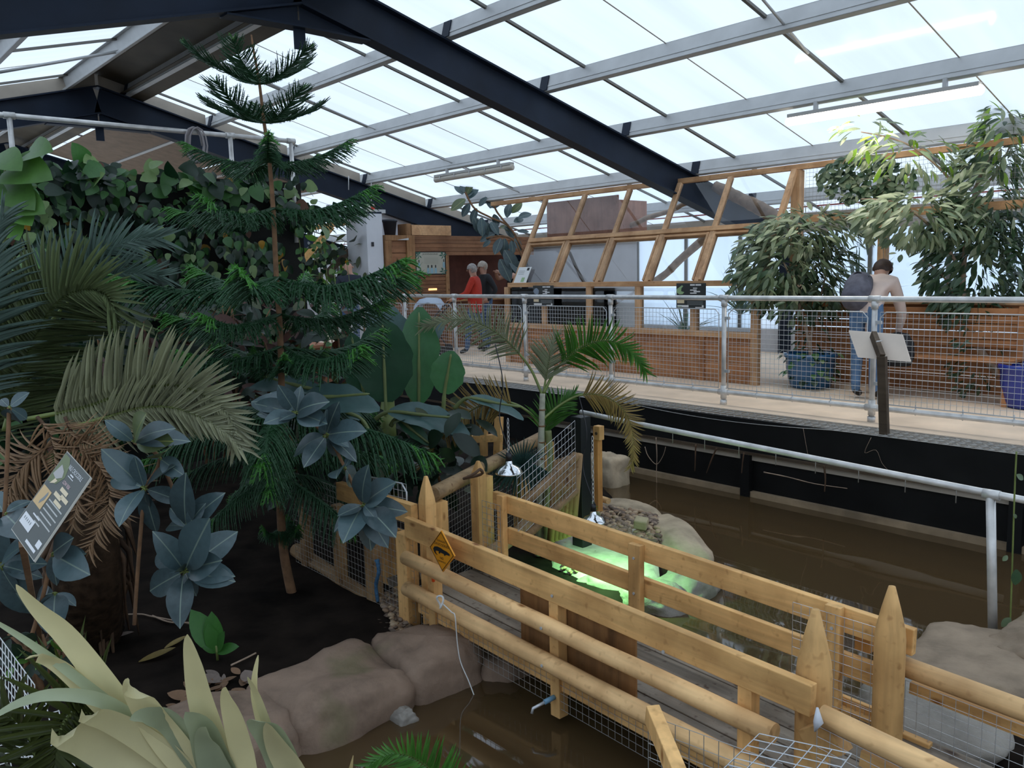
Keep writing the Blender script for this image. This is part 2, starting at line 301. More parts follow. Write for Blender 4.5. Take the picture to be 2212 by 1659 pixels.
MB().bb((-24.2,-4.8,-1.8),(-24,13,4.6)).build('wall_left',m_white,None,kind='structure')
# white partition under the far rafter
yl=aX(797,500,-14.34).y
mb=MB(); mb.prism([(-14.34,yl,0),(-14.34,12.9,0),(-14.34,12.9,zr(12.9)-.4),(-14.34,yl,zr(yl)-.4)],(-.1,0,0)); mb.build('wall_partition',m_white,None,kind='structure')
MB().bb((-14.24,aX(796,560,-13.5).y,0),(-13.52,aX(831,560,-13.5).y-.01,2.62)).build('wall_pier',m_white,None,kind='structure')
# ================================================================ walkway railing, bridge, fences
def weld(mb,o,u,v,su,sv,r,n=3):  # wires along u and v from corner o
    o,u,v=V(o),V(u),V(v); nu=max(1,round(u.length/su)); nv=max(1,round(v.length/sv))
    for i in range(nu+1): mb.tube([o+u*(i/nu),o+u*(i/nu)+v],r,n,False)
    for j in range(nv+1): mb.tube([o+v*(j/nv),o+v*(j/nv)+u],r,n,False)
    return mb
def mesh_panel(parent,o,u,v,s=.05,r=.0022,mat=None,frame=.006):
    p=MB(); o,u,v=V(o),V(u),V(v)
    c=.05; un=u.normalized(); vn=v.normalized(); q=[o,o+u,o+u+v-vn*c,o+u+v-un*c,o+v+un*c,o+v-vn*c,o]
    p.tube(q,frame,5); p=p.build('mesh_panel',mat or m_wire,parent)
    weld(MB(),o,u,v,s,s,r).build('wire_mesh',mat or m_wire,p,kind='stuff'); return p
YG=7.65
rail=thing('guardrail','long galvanised scaffold railing with mesh infill panels along the concrete walkway','railing',(-6,YG,0))
PX=[-0.4+-1.6*k-.02 for k in range(0,9)]
PX=[-.42,-2.03,-3.64,-5.28,-6.91,-8.47,-10.03,-11.35,-12.5]
MB().tube([(.6,YG,1.15),(-13.2,YG,1.15)],.0265,12).build('top_rail',m_pipe,rail)
MB().tube([(.6,YG,.135),(-13.2,YG,.135)],.0255,12).build('bottom_rail',m_pipe,rail)
for i,x in enumerate(PX):
    p=MB().tube([(x,YG,0),(x,YG,1.13)],.0255,12).build('post',m_pipe,rail)
    MB().tube([(x-.06,YG,.135),(x+.06,YG,.135)],.034,12).build('sleeve',m_pipe,p); MB().tube([(x,YG,.065),(x,YG,.205)],.033,12).build('sleeve',m_pipe,p)
    MB().tube([(x-.055,YG,1.15),(x+.055,YG,1.15)],.034,12).build('tee_fitting',m_pipe,p); MB().tube([(x,YG,1.06),(x,YG,1.13)],.033,12).build('sleeve',m_pipe,p); MB().tube([(x,YG,0),(x,YG,.05)],.036,12).build('base_socket',m_pipe,p)
    if i: 
        x2=PX[i-1]; mesh_panel(rail,(x+.06,YG-.01,.18),(x2-x-.12,0,0),(0,0,.85))
        mb=MB()
        for z in (.35,.92): mb.bb((x+.02,YG-.02,z),(x+.07,YG+.01,z+.03))
        for k in range(1,4): 
            xx=lerp(x,x2,k/4); mb.tube([(xx,YG,.105),(xx,YG,.2)],.006,5); mb.tube([(xx,YG-.03,.15),(xx,YG,.168),(xx,YG+.03,.15)],.004,4)
        mb.build('clip',m_wire,rail,kind='stuff')
mesh_panel(rail,(-13.1,YG-.01,.18),(.54,0,0),(0,0,.85))
# return of the railing towards the planting on the left
rail2=thing('guardrail','short scaffold railing turning left behind the pine branches','railing',(-13.2,6,0))
MB().tube([(-13.26,YG-.1,1.15),(-13.26,4.2,1.15)],.0265,10).build('top_rail',m_pipe,rail2); MB().tube([(-13.26,YG-.1,.135),(-13.26,4.2,.135)],.0255,10).build('bottom_rail',m_pipe,rail2)
for y in (YG-.12,6.5,5.35,4.2): MB().tube([(-13.26,y,0),(-13.26,y,1.13)],.0255,10).build('post',m_pipe,rail2)
for y in (4.25,5.4,6.55): mesh_panel(rail2,(-13.26,y,.18),(0,.9,0),(0,0,.85))
# sagging expanded-metal grating on the ledge outside the railing
gr=MB()
for k in range(150):
    x0=-10.5+k*.085
    def sag(x,t): return -.012-.05*t*max(0,sin((x+6.2)*1.25))*(1 if -6.2<x<-3.7 else .25)
    pts=[]
    for j in range(7):
        t=j/6; x=x0+.03*(1 if j%2 else -1); pts.append((x,7.42-.33*t,sag(x,t)))
    gr.tube(pts,.0042,4,False)
    gr.tube([(x0+.085-.03*(1 if j%2 else -1),7.42-.33*j/6,sag(x0+.085,j/6)) for j in range(7)],.0042,4,False) if False else None
for j in range(7):
    gr.tube([(-10.5+k*.25,7.42-.33*j/6,-.010-.05*(j/6)*max(0,sin((-10.5+k*.25+6.2)*1.25))*(1 if -6.2<-10.5+k*.25<-3.7 else .25)) for k in range(51)],.004,4,False)
g_=thing('ledge_grating','grey expanded metal grating sagging along the ledge outside the railing','grating',(-5,7.3,0))
gr.build('grating_sheet',m_wire2,g_,kind='stuff')
# lower handrail standing on the rock bank
lr=thing('handrail','low scaffold handrail standing over the water below the black walkway edge','railing',(-2.1,6.4,-1.3))
YL=5.15
q0=aY(1340,908,YL); q1=aY(2212,1080,YL)
MB().tube([q0+V((-.45,0,.02)),q0,lerp(q0,q1,.5)+V((0,0,.0)),q1,q1+V((1.2,0,-.02))],.0215,12).build('top_rail',m_pipe,lr)
p0=aY(2140,1068,YL); p1=aY(2145,1400,YL)
MB().tube([(p0.x,YL,p0.z),(p1.x,YL,p1.z)],.026,12).build('post',m_pipe,lr); MB().tube([(p1.x,YL,p1.z-.06),(p1.x,YL,p1.z+.03)],.036,12).build('fitting',m_pipe,lr)
MB().tube([p0+V((-.04,0,0)),p0+V((.05,0,0))],.030,12).build('fitting',m_pipe,lr)
for k in range(8): 
    q=lerp(q0,q1,.18+k*.1); MB().tube([q+V((0,0,.02)),q+V((0,0,-.10))],.003,4).build('wire_tie',m_wire2,lr)
# ---------------------------------------------------------------- bridge
br=thing('footbridge','timber footbridge with plank deck and pine rails crossing the pond','bridge',(-2.9,3.1,-.6))
def zs(z,X): return z-.035*(X+4.12)
YN,YF=2.755,3.486
def board(x0,x1,y,zt,zb,th,name,mat,bev=.004):
    mb=MB(); a=V((x0,y,zs((zt+zb)/2,x0))); b=V((x1,y,zs((zt+zb)/2,x1))); mb.bar(a,b,th,zt-zb); return mb.build(name,mat,br,bev)
def pole(x0,x1,y,z,r,mat=None,parent=None):
    pts=[];rs=[]
    for k in range(9):
        x=lerp(x0,x1,k/8); pts.append((x,y+.006*noise.noise(V((x*2,y,1))),zs(z,x)+.008*noise.noise(V((x*2,y,5))))); rs.append(r*(1+.05*noise.noise(V((x*3,z*9,0)))))
    return MB().tube(pts,rs,14).build('pole',mat or m_log,parent or br)
board(-4.16,-1.495,YN,.021,-.105,.042,'top_board',m_pine)
pole(-4.1,-1.62,YN-.06,-.206,.042); pole(-4.1,-1.655,YN-.06,-.399,.044)
board(-4.08,-1.35,YN+.02,-.437,-.563,.038,'stringer',m_pine)
board(-4.08,-1.35,YF-.02,-.437,-.546,.038,'stringer',m_pine)
for i in range(6):
    y=YN+.08+i*.125; MB().bar((-4.2,y,zs(-.47,-4.2)),(-1.0,y,zs(-.47,-1.0)),.116,.028).build('deck_plank',m_deck,br,.003)
for (x,zt,zb) in ((-3.91,-.02,-.605),(-2.87,-.10,-.748),(-1.78,-.10,-.77)):
    MB().bb((x-.032,YN-.018,zs(zt,x)),(x+.032,YN+.045,zb)).build('upright',m_pineZ,br,.003)
MB().bb((-3.19,YN+.05,-.118),(-2.40,YN+.062,-.546)).build('plywood_sheet',m_ply,br)
w=MB(); weld(w,(-4.03,YN-.01,-.655),(2.69,0,-.09),(0,0,.25),.042,.042,.0014); w.build('wire_mesh',m_wire2,br,kind='stuff')
board(-4.2,-1.44,YF,.03,-.088,.038,'top_board',m_pine); board(-4.07,-1.5,YF,-.185,-.294,.034,'middle_board',m_pine); board(-4.1,-1.5,YF+.01,-.40,-.52,.025,'kick_board',m_pine)
w=MB(); weld(w,(-4.07,YF-.021,-.546),(2.6,0,-.09),(0,0,.143),.042,.042,.0014); w.build('wire_mesh',m_wire2,br,kind='stuff')
for (x,w_,zt,zb) in ((-2.94,.084,.01,-.54),(-4.08,.06,.035,-.54),(-1.78,.075,.035,-.6)):
    MB().bb((x-w_/2,YF-.06,zs(zt,x)),(x+w_/2,YF-.019,zb)).build('upright',m_pineZ,br,.003)
for (x,y,z) in ((-2.94,YF-.06,-.067),(-2.94,YF-.06,-.27),(-1.78,YF-.06,-.067),(-1.78,YF-.06,-.27),(-2.18,YN-.022,-.10),(-2.87,YN-.022,-.067),(-2.87,YN-.10,-.21),(-1.78,YN-.10,-.403),(-2.87,YN-.10,-.403)):
    MB().tube([(x,y,zs(z,x)),(x,y-.005,zs(z,x))],.008,8).build('bolt',m_galv,br)
w=MB(); weld(w,(-1.97,YF-.065,-.6),(.46,0,0),(0,0,.52),.042,.042,.0016); w.build('wire_mesh',m_wire,br,kind='stuff')
w=MB(); weld(w,(-4.07,YF-.065,-.6),(-.185,0,0),(0,0,.57),.042,.042,.0016); w.build('wire_mesh',m_wire,br,kind='stuff')
def picket(name,x,y,z0,zt,wd,taper,label,rnd=True,parent=None):
    n=16 if rnd else 4; mb=MB(); r=wd/2*(1 if rnd else 1.414)
    prof=[(r*.98,z0),(r,lerp(z0,zt-taper,.5)),(r,zt-taper),(r*.93,zt-taper*.8),(r*.62,zt-taper*.42),(r*.22,zt),(0,zt)]
    Mz=Matrix.Rotation(pi/4 if not rnd else .2,3,'Z'); mb.lathe((x,y,0),prof,n,Mz)
    if not rnd: mb.s=[False]*len(mb.s)
    return mb.build(name,m_pineZ,parent,**({} if parent else dict(label=label,cat='post')))
picket('pointed_post',-1.55,YN+.10,-.95,.175,.135,.26,'thick pointed round post at the near right end of the bridge')
picket('pointed_post',-1.50,YF-.10,-.95,.135,.126,.23,'tall pointed round post holding the far bridge rail at the right')
picket('pointed_post',-4.07,YN+.09,-.82,.27,.075,.17,'slim pointed square post behind the crocodile sign',False)
picket('pointed_post',-4.34,YF-.02,-.82,.218,.08,.12,'pointed square post at the far left corner of the bridge',False)
MB().bb((-4.28,YN-.01,-.10),(-4.17,YN+.08,-.79)).build('corner_post',m_pineZ,None,.004,label='square timber post beside the crocodile warning sign',cat='post')
tp=thing('water_tap','small pale pipe stub with a blue collar on the bridge upright','tap',(-2.87,YN-.05,-.66))
MB().tube([(-2.87,YN-.02,-.64),(-2.88,YN-.08,-.65)],.013,8).build('collar',flat('blue_plastic',(.16,.32,.45),.4),tp); MB().tube([(-2.88,YN-.07,-.65),(-2.91,YN-.13,-.675),(-2.913,YN-.135,-.70)],.008,8).build('spout',m_wire,tp)
# ---------------------------------------------------------------- fences right of the bridge
fr=thing('log_fence','log-topped mesh fence running right from the tall pointed post','fence',(-1.0,YF+.1,-.75))
a=aY(1915,1425,YF+.02); b=aY(2212,1535,YF+.02); d=(b-a)
pts=[a+d*(k/6*1.7) for k in range(7)]; MB().tube(pts,[.044+.003*noise.noise(V((k,2,2))) for k in range(7)],14).build('top_log',m_log,fr)
MB().bar(a+V((-.02,-.04,-.12)),a+V((.05,-.04,-.12)),.08,.11).build('block',m_pineZ,fr)
MB().bar(a+V((.1,.03,-.095)),a+d*1.7+V((.1,.03,-.1)),.05,.05).build('batten',m_pine,fr)
w=MB(); weld(w,a+V((0,-.04,-.58)),d*1.7,(0,0,.54),.05,.042,.0015); w.build('wire_mesh',m_wire,fr,kind='stuff')
fr=thing('log_fence','near log-topped mesh fence leading from the thick pointed post to the lower right','fence',(-1.0,YN,-.75))
a=aY(1775,1545,YN-.02); b=aY(2010,1659,YN-.02); d=(b-a)
MB().tube([a+d*(k/6*2.2) for k in range(7)],[.041+.003*noise.noise(V((k,7,2))) for k in range(7)],14).build('top_log',m_log,fr)
MB().bar(a+V((-.05,.02,-.14)),a+V((.06,.02,-.06)),.07,.12).build('block',m_pineZ,fr)
w=MB(); weld(w,a+V((0,-.03,-.56)),d*2.2,(0,0,.53),.05,.042,.0015); w.build('wire_mesh',m_wire,fr,kind='stuff')
MB().bar(a+V((.15,.02,-.10)),a+d*2+V((.1,.02,-.12)),.05,.06).build('batten',m_pine,fr)
MB().tube([aY(1765,1545,YN-.08)+V((0,0,.03)),aY(1768,1560,YN-.09),aY(1760,1580,YN-.09)],[.004,.018,.003],6).build('cloth_scrap',m_white,None,label='pale scrap of torn cloth caught on the near log end',cat='scrap')
# loose bent mesh offcut and stake in front of the bridge
cg=thing('mesh_offcut','bent offcut of weld mesh leaning against the bridge poles','mesh',aZ(1600,1640,-.7))
o=pd(1640,1585,2.56); u=pd(1832,1600,2.48)-pd(1640,1560,2.65); v=pd(1560,1680,2.31)-pd(1665,1575,2.6)
w=MB(); weld(w,o,u,v*1.3,.05,.05,.0022); w.build('wire_mesh',m_wire,cg,kind='stuff')
w=MB(); weld(w,pd(1400,1545,2.8),pd(1690,1650,2.48)-pd(1400,1545,2.8),(0,0,-.3),.05,.05,.0016); w.build('wire_mesh',m_wire2,cg,kind='stuff')
MB().bar(pd(1408,1540,2.75),pd(1470,1690,2.5),.045,.07).build('timber_stake',m_pineZ,None,.003,label='leaning cut timber stake in front of the lower bridge pole',cat='stake')
# ---------------------------------------------------------------- fence left of the bridge
m_shadew=wood('shade_toned_log',(.30,.185,.09),'X',dirt=.5); m_shadez=wood('shade_toned_post',(.34,.205,.095),'Z',dirt=.5)  # wood darkened in colour for the plants' shade over the left fence
lf=thing('mesh_fence','dark mesh fence with timber posts running left from the bridge','fence',(-5.2,2.82,-.58))
YB=2.82
a=aY(640,1188,YB+.05); b=aY(815,1308,YB+.02)
MB().tube([lerp(a,b,k/5)+V((0,0,.01*noise.noise(V((k,1,1))))) for k in range(6)],.055,12).build('bottom_log',m_shadew,lf)
ts=[]
for (x,yt,yb,wd) in ((728,1090,1245,.07),(800,1100,1300,.11),(655,1075,1200,.07)):
    t=aY(x,yt,YB); q=aY(x,yb,YB); MB().bb((t.x-wd/2,YB-.03,t.z),(t.x+wd/2,YB+.04,-.68)).build('fence_post',m_shadez,lf,.003)
t0=aY(640,1078,YB); t1=aY(722,1118,YB); MB().bar(t0,t1,.045,.12).build('top_board',m_dark,lf)
t0=aY(828,1092,YB-.03); t1=aY(896,1118,YB-.03); MB().bar(t0+V((-.55,0,.0)),t1+V((0,0,.02)),.05,.12).build('top_board',m_pine,lf)
w=MB(); c0=aY(640,1215,YB-.04); c1=aY(900,1370,YB-.04); weld(w,V((c0.x,YB-.04,-.66)),V((c1.x-c0.x,0,0)),(0,0,.7),.042,.042,.0014); w.build('wire_mesh',m_wire2,lf,kind='stuff')
for k,x in enumerate((838,852,866,879)): 
    q=aY(x,1250,YB+.15); MB().bb((q.x-.035,YB+.13,-.62),(q.x+.03,YB+.145,-.19)).build('slat',m_pineZ,lf)
q0=aY(820,1265,YB); q1=aY(888,1245,YB); MB().bar(q0+V((0,.08,0)),q1+V((0,.08,0)),.03,.07).build('rail_board',m_deck,lf)
mesh_panel(lf,aY(793,1088,YB+.03),aY(880,1110,YB+.03)-aY(793,1088,YB+.03),(0,0,.19))
# enclosure fence going back from the far left corner towards the black column
bf=thing('log_fence','low log and mesh fence receding from the bridge to the black steel column','fence',(-4.5,4.2,-.65))
a=aZ(935,1068,.065); b=aZ(1118,972,.065); d=b-a
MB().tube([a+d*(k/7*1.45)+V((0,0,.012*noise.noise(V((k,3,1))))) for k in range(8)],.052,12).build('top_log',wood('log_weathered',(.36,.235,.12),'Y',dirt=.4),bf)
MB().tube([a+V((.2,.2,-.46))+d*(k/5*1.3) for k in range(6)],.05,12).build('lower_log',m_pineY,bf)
w=MB(); weld(w,a+V((0,0,-.70)),d*1.45,(0,0,.66),.042,.042,.0014); w.build('wire_mesh',m_wire2,bf,kind='stuff')
for t in (0.0,.5,1.0,1.4): q=a+d*t; MB().bb((q.x-.05,q.y-.02,-.75),(q.x+.05,q.y+.08,q.z-.05)).build('fence_post',m_pineZ,bf)
wr=MB(); q=pd(1022,1010,4.75)
wr.tube([q+V((.06*cos(k),.05*sin(k),-.07*sin(k/2))) for k in np.linspace(0,2*pi,14)],.009,6); wr.build('rope_loop',m_brown,None,label='brown rope loop hanging on the log rail behind the pointed post',cat='rope')
# timber frame farther back in the dark under the palm frond
tf=thing('timber_hurdle','small timber hurdle with mesh in the dark behind the palm frond','hurdle',aZ(1045,1000,-.9))
for (p,q) in (((1045,915),(1045,985)),((985,950),(1085,945)),((1078,900),(1075,990))): MB().bar(pd(*p,7.2),pd(*q,7.2),.06,.06).build('batten',m_pineZ,tf)
w=MB(); weld(w,pd(985,953,7.2),pd(1085,948,7.2)-pd(985,953,7.2),(0,0,.10),.04,.03,.002); w.build('wire_mesh',m_wire2,tf,kind='stuff')
# second pale fence seen between palm and column
pf=thing('slat_fence','pale mesh fence of leaning logs left of the black column','fence',aZ(1200,1130,-.65))
a=pd(1120,1100,5.5); b=pd(1243,985,6.1); MB().tube([a,lerp(a,b,.5),b],.035,10).build('rail_log',m_shadew,pf)
a2=pd(1135,1160,5.5); b2=pd(1243,1060,6.1); MB().tube([a2,b2],.03,10).build('rail_log',m_shadew,pf)
for k in range(6): q=pd(1196+k*9,1000-k*3,6.15); MB().tube([q+V((.04,0,.02)),q+V((-.04,0,-.6))],.034,8).build('upright_log',m_shadez,pf)
w=MB(); weld(w,pd(1120,1180,5.45),b-a,(0,0,.5),.05,.05,.0018); w.build('wire_mesh',m_wire,pf,kind='stuff')
# ================================================================ back of the hall: enclosure, hut, signs, lights
G0=V((0,9.2,1.29)); GM=(9.96-9.2)/(2.69-1.29)
def onglass(x,y):
    d=ray(x,y); t=(9.2+GM*(CAM.z-1.29))/(d.y-GM*d.z); return CAM+d*t
def gp(X,z,o=0): return V((X,9.2+GM*(z-1.29)-o*.88,z-o*-.0+o*.47*0))
en=thing('glass_enclosure','timber-framed animal enclosure with leaning glass front and horizontal cladding','enclosure',(-8,9.2,0))
MX=[-10.42,-9.51,-8.57,-7.63,-6.78,-5.83]; ZT=1.98; gn=V((0,-.88,.47))
for i,X in enumerate(MX):
    MB().bar(gp(X,1.29),gp(X,2.68),.07,.06,V((0,-.88,.47))).build('mullion',m_cedarZ,en,.003)
MB().bar((-10.5,9.17,1.275),(-5.8,9.17,1.275),.11,.07).build('sill',m_cedar,en,.003)
MB().bar((-11.9,10.02,2.72),(-3.0,10.02,2.72),.09,.07).build('head_beam',m_cedar,en,.003)
MB().bar(gp(-10.42,ZT),gp(-5.83,ZT),.07,.09,gn).build('transom',m_cedar,en,.003)
for i in range(5):
    xa,xb=MX[i]+.035,MX[i+1]-.035
    for (za,zb,lo) in ((1.31,ZT-.045,1),(ZT+.045,2.66,0)):
        MB().add([gp(xa,za),gp(xb,za),gp(xb,zb),gp(xa,zb)],[(0,1,2,3)]).build('pane',m_glass,en)
        if lo:
            for (p,q) in (((xa+.02,za),(xa+.02,zb)),((xb-.02,za),(xb-.02,zb)),((xa,zb-.02),(xb,zb-.02))):
                MB().bar(gp(*p),gp(*q),.032,.075,gn).build('bead',m_cedar if p[1]==q[1] else m_cedarZ,en)
LX=[aY(x,660,9.15).x for x in (1097,1177,1274,1380,1500,1632)]
for i,X in enumerate(LX):
    MB().bb((X-.05,9.12,0 if i in(0,2,5) else .6),(X+.05,9.2,1.24)).build('window_post',m_cedarZ,en,.003)
    if i<5: 
        MB().bb((X+.05,9.16,.66),(LX[i+1]-.05,9.165,1.22)).build('low_pane',m_glass,en)
MB().bb((LX[0]-.05,9.11,.58),(LX[5]+.05,9.2,.66)).build('low_sill',m_cedar,en,.003)
for k in range(7): MB().bb((LX[0],9.15,.004+k*.083),(LX[5],9.18,.004+k*.083+.078)).build('cladding_board',m_clad,en,.004)
for x in (1515,1560): 
    X=aY(x,760,9.13).x; MB().bb((X-.04,9.12,0),(X+.04,9.15,.58)).build('cladding_batten',m_clad,en)
# left return and right-hand frame with mesh above the bench
MB().bb((-5.88,9.95,1.0),(-5.76,10.07,2.68)).build('corner_post',m_cedarZ,en,.003)
MB().bar((-5.8,10.0,2.06),(-2.2,10.0,2.06),.07,.09).build('transom',m_cedar,en,.003)
XP=aY(1908,540,10.0).x
MB().bb((XP-.05,9.95,1.0),(XP+.05,10.05,2.66)).build('upright',m_cedarZ,en,.003)
w=MB(); weld(w,(-5.7,10.0,2.1),(3.2,0,0),(0,0,.58),.05,.05,.002); w.build('wire_mesh',m_wire2,en,kind='stuff')
for (xa,xb) in ((-5.75,XP-.06),(XP+.06,-2.3)): MB().add([(xa,10.02,1.05),(xb,10.02,1.05),(xb,10.02,2.0),(xa,10.02,2.0)],[(0,1,2,3)]).build('pane',m_glass,en)
sw=thing('slat_wall','brown slatted timber wall behind the bench','wall panel',(-4,10,0))
for k in range(10): MB().bb((-5.8,9.98,.01+k*.1),(-2.0,10.03,.01+k*.1+.088)).build('slat',m_clad,sw,.004)
MB().bb((-5.8,9.9,1.0),(-2.0,10.06,1.05)).build('cap_rail',m_cedar,sw)
# inside: nest box, branches, hollow log, blades of a yucca
m_nest=wood('nest_ply',(.40,.19,.125),'Z',knots=False,var=.12)
nb=thing('nest_box','brown plywood box high up inside the glass enclosure','box',(-10,10.9,2.0))
a=aY(1182,500,10.6); b=aY(1335,500,10.6)
MB().bb((a.x,10.6,2.0),(b.x,10.63,2.70)).build('front_panel',m_nest,nb); MB().bb((b.x,10.6,2.0),(b.x+.03,11.3,2.62)).build('side_panel',m_nest,nb); MB().bb((a.x,10.63,2.0),(b.x,11.3,2.03)).build('base_panel',m_ply,nb)
m_branch=flat('bare_branch',(.38,.27,.19),.8,var=.25,scale=9,bump=.3)
def branch(name,pts,r0,r1,lab,Y,mat=None,cat='branch',bumps=.12,n=9):
    P=[aY(x,y,Y) if not isinstance(Y,(list,tuple)) else aY(x,y,Y[i]) for i,(x,y) in enumerate(pts)]; Q=[]; k=len(P)
    for i in range(k-1):
        for j in range(6): 
            t=j/6; p0=P[max(i-1,0)];p1=P[i];p2=P[i+1];p3=P[min(i+2,k-1)]
            Q.append(.5*((2*p1)+(p2-p0)*t+(2*p0-5*p1+4*p2-p3)*t*t+(3*p1-p0-3*p2+p3)*t**3))
    Q.append(P[-1]); N=len(Q); rs=[lerp(r0,r1,i/(N-1))*(1+bumps*noise.noise(V((i*.7,r0*99,0)))) for i in range(N)]
    return MB().tube(Q,rs,n).build(name,mat or m_branch,None,label=lab,cat=cat)
branch('perch_branch',[(1266,468),(1290,482),(1360,486),(1400,470),(1450,455),(1480,440),(1512,440)],.05,.035,'bare crooked branch near the top of the glass enclosure',10.9)
branch('perch_branch',[(1408,612),(1440,590),(1470,560),(1530,508)],.06,.07,'thick bare branch slanting behind the lower glass panes',11.4)
branch('perch_branch',[(1285,685),(1330,655),(1372,630)],.03,.025,'thin bare branch behind the low enclosure windows',10.2)
branch('perch_branch',[(1230,545),(1262,610),(1300,640)],.03,.03,'dark slender branch leaning inside the left glass panes',11.2,m_dark)
branch('hollow_log',[(1545,402),(1590,424),(1640,449),(1690,478)],.085,.10,'thick bark-covered log lying along the rafter in the enclosure',10.75,flat('bark_log',(.26,.17,.11),.9,var=.35,scale=8,bump=.8),'log',.2)
def blades(name,c,n,L,wd,mat,lab,cat,spread=1.0,parent=None):
    t=thing(name,lab,cat,c)
    for k in range(n):
        a=2*pi*k/n+R.uniform(-.3,.3); el=R.uniform(.35,1.35); d=V((cos(a)*cos(el)*spread,sin(a)*cos(el)*spread,sin(el))); l=L*R.uniform(.7,1.1); sd=d.cross(ZU).normalized()
        vs=[];fs=[]
        for j in range(6):
            s=j/5; p=V(c)+d*l*s+V((0,0,-.35*l*s*s*cos(el))); w_=wd*(.6+.8*s)*(1-s)**.6 if s<1 else .001; vs+=[p-sd*w_,p+V((0,0,-w_*.3)),p+sd*w_]
        for j in range(5): fs+=[(j*3,j*3+1,j*3+4,j*3+3),(j*3+1,j*3+2,j*3+5,j*3+4)]
        MB().add(vs,fs,True).build('blade',mat,t)
    return t
m_yucca=leafmat('yucca_leaf',(.10,.16,.12),trans=.2)
blades('yucca_plant',(aY(1600,690,11.2).x,11.2,.75),26,1.0,.028,m_yucca,'spiky yucca behind the right-hand glass panes','plant')
blades('yucca_plant',(aY(1480,700,11.0).x,11.0,.4),16,.8,.03,m_yucca,'spiky yucca low behind the enclosure windows','plant')
blades('yucca_plant',(aY(1850,640,11.6).x,11.6,.9),26,1.0,.022,m_yucca,'spiky palm-like plant in the light wall behind the ficus','plant')
# ---------------------------------------------------------------- signs on the enclosure
def signboard(name,lab,o,u,v,nrm,col,th=.008,cat='sign'):
    t=thing(name,lab,cat,o); mb=MB(); o,u,v,nrm=V(o),V(u),V(v),V(nrm)
    mb.prism([o,o+u,o+u+v,o+v],-nrm*th); mb.build('board',col,t); return t
def mark(t,o,u,v,nrm,q,mat,name='print',lift=.002):   # q: polygon in 0..1 sign coords
    P=[V(o)+V(u)*a+V(v)*b+V(nrm)*lift for a,b in q]; return MB().add(P,[tuple(range(len(P)))]).build(name,mat,t)
def rect(a,b,c,d): return [(a,b),(c,b),(c,d),(a,d)]
FONT=None
def text(t,s,o,u,v,nrm,cx,cy,h,w,mat,lift=.003,ang=0):  # lettering centred at (cx,cy) in sign coords; h: fraction of v, w: fraction of u
    cu=bpy.data.curves.new('lettering','FONT'); cu.body=s; cu.size=1; cu.align_x='CENTER'; cu.align_y='CENTER'; tmp=bpy.data.objects.new('lettering',cu); COL.objects.link(tmp)
    bpy.context.view_layer.update(); me=bpy.data.meshes.new_from_object(tmp.evaluated_get(bpy.context.evaluated_depsgraph_get())); bpy.data.objects.remove(tmp)
    co=np.array([v_.co[:] for v_ in me.vertices]); ext=co.max(0)-co.min(0); ce=(co.max(0)+co.min(0))/2; u,v,nrm,o=V(u),V(v),V(nrm),V(o)
    for v_ in me.vertices:
        a=(v_.co.x-ce[0])/ext[0]*w; b=(v_.co.y-ce[1])/ext[1]*h; p=o+u*(cx+a)+v*(cy+b)+nrm*lift; v_.co=p
    me.materials.clear(); me.materials.append(mat); return link('lettering',me,t)
m_signdk=flat('sign_charcoal',(.022,.026,.026),.4); m_print=flat('print_white',(.75,.75,.75),.5); m_cream=flat('print_cream',(.72,.60,.40),.5); m_leafp=flat('print_green',(.30,.45,.22),.5); m_greyp=flat('print_grey',(.22,.24,.24),.5); m_blueg=flat('print_slate',(.22,.27,.34),.5)
for (x0,x1,y0,y1,lab,kind) in ((1152,1196,617,660,'small dark information sign on the sill by the blue-grey animal picture',0),(1461,1524,612,665,'larger dark information sign with a green frog-like picture',1)):
    A=aY(x0,y1,9.07); B=aY(x1,y1,9.07); D=aY(x0,y0,9.07); o=V((A.x,9.07,A.z)); u=V((B.x-A.x,0,0)); v=V((0,0,D.z-A.z)); n_=V((0,-1,0)); t=signboard('information_sign',lab,o,u,v,n_,m_signdk)
    if kind==0: mark(t,o,u,v,n_,[(.02,.72),(.1,.86),(.2,.88),(.3,.76),(.28,.6),(.2,.55),(.08,.6)],m_blueg,'picture')
    else:
        mark(t,o,u,v,n_,[(.0,.75),(.12,.85),(.2,.92),(.24,.88),(.18,.8),(.17,.68),(.28,.64),(.22,.56),(.12,.55),(.02,.62)],m_leafp,'picture')
    for q in (rect(.48,.90,.64,.96),rect(.66,.90,.85,.96),rect(.58,.78,.72,.82),rect(.48,.70,.70,.745),rect(.6,.64,.82,.69),rect(.48,.58,.70,.625)): mark(t,o,u,v,n_,q,m_print)
    for k in range(3): mark(t,o,u,v,n_,rect(.38,.25-k*.055,.92,.27-k*.055),m_greyp)
    mark(t,o,u,v,n_,rect(.03,.19,.28,.32),m_cream); mark(t,o,u,v,n_,rect(.04,.03,.43,.12),m_print); mark(t,o,u,v,n_,rect(.66,.02,.94,.05),m_print); mark(t,o,u,v,n_,rect(.88,.05,.94,.12),m_print)
    if kind: mark(t,o,u,v,n_,[(.04,.05),(.2,.05),(.2,.075),(.04,.075)],m_leafp,lift=.003)
o=gp(aY(1113,612,9.2).x,1.30)+V((0,-.05,0)); u=V((.30,0,0)); v=V((0,.14,.26)); n_=V((0,-.88,.47)); t=signboard('information_card','white information card leaning on the left end of the enclosure sill',o,u,v,n_,m_paper); mark(t,o,u,v,n_,rect(.55,.08,.8,.35),m_leafp); mark(t,o,u,v,n_,rect(.72,.78,.9,.95),m_ink)
for k in range(3): mark(t,o,u,v,n_,rect(.12,.75-k*.1,.6,.77-k*.1),m_greyp)
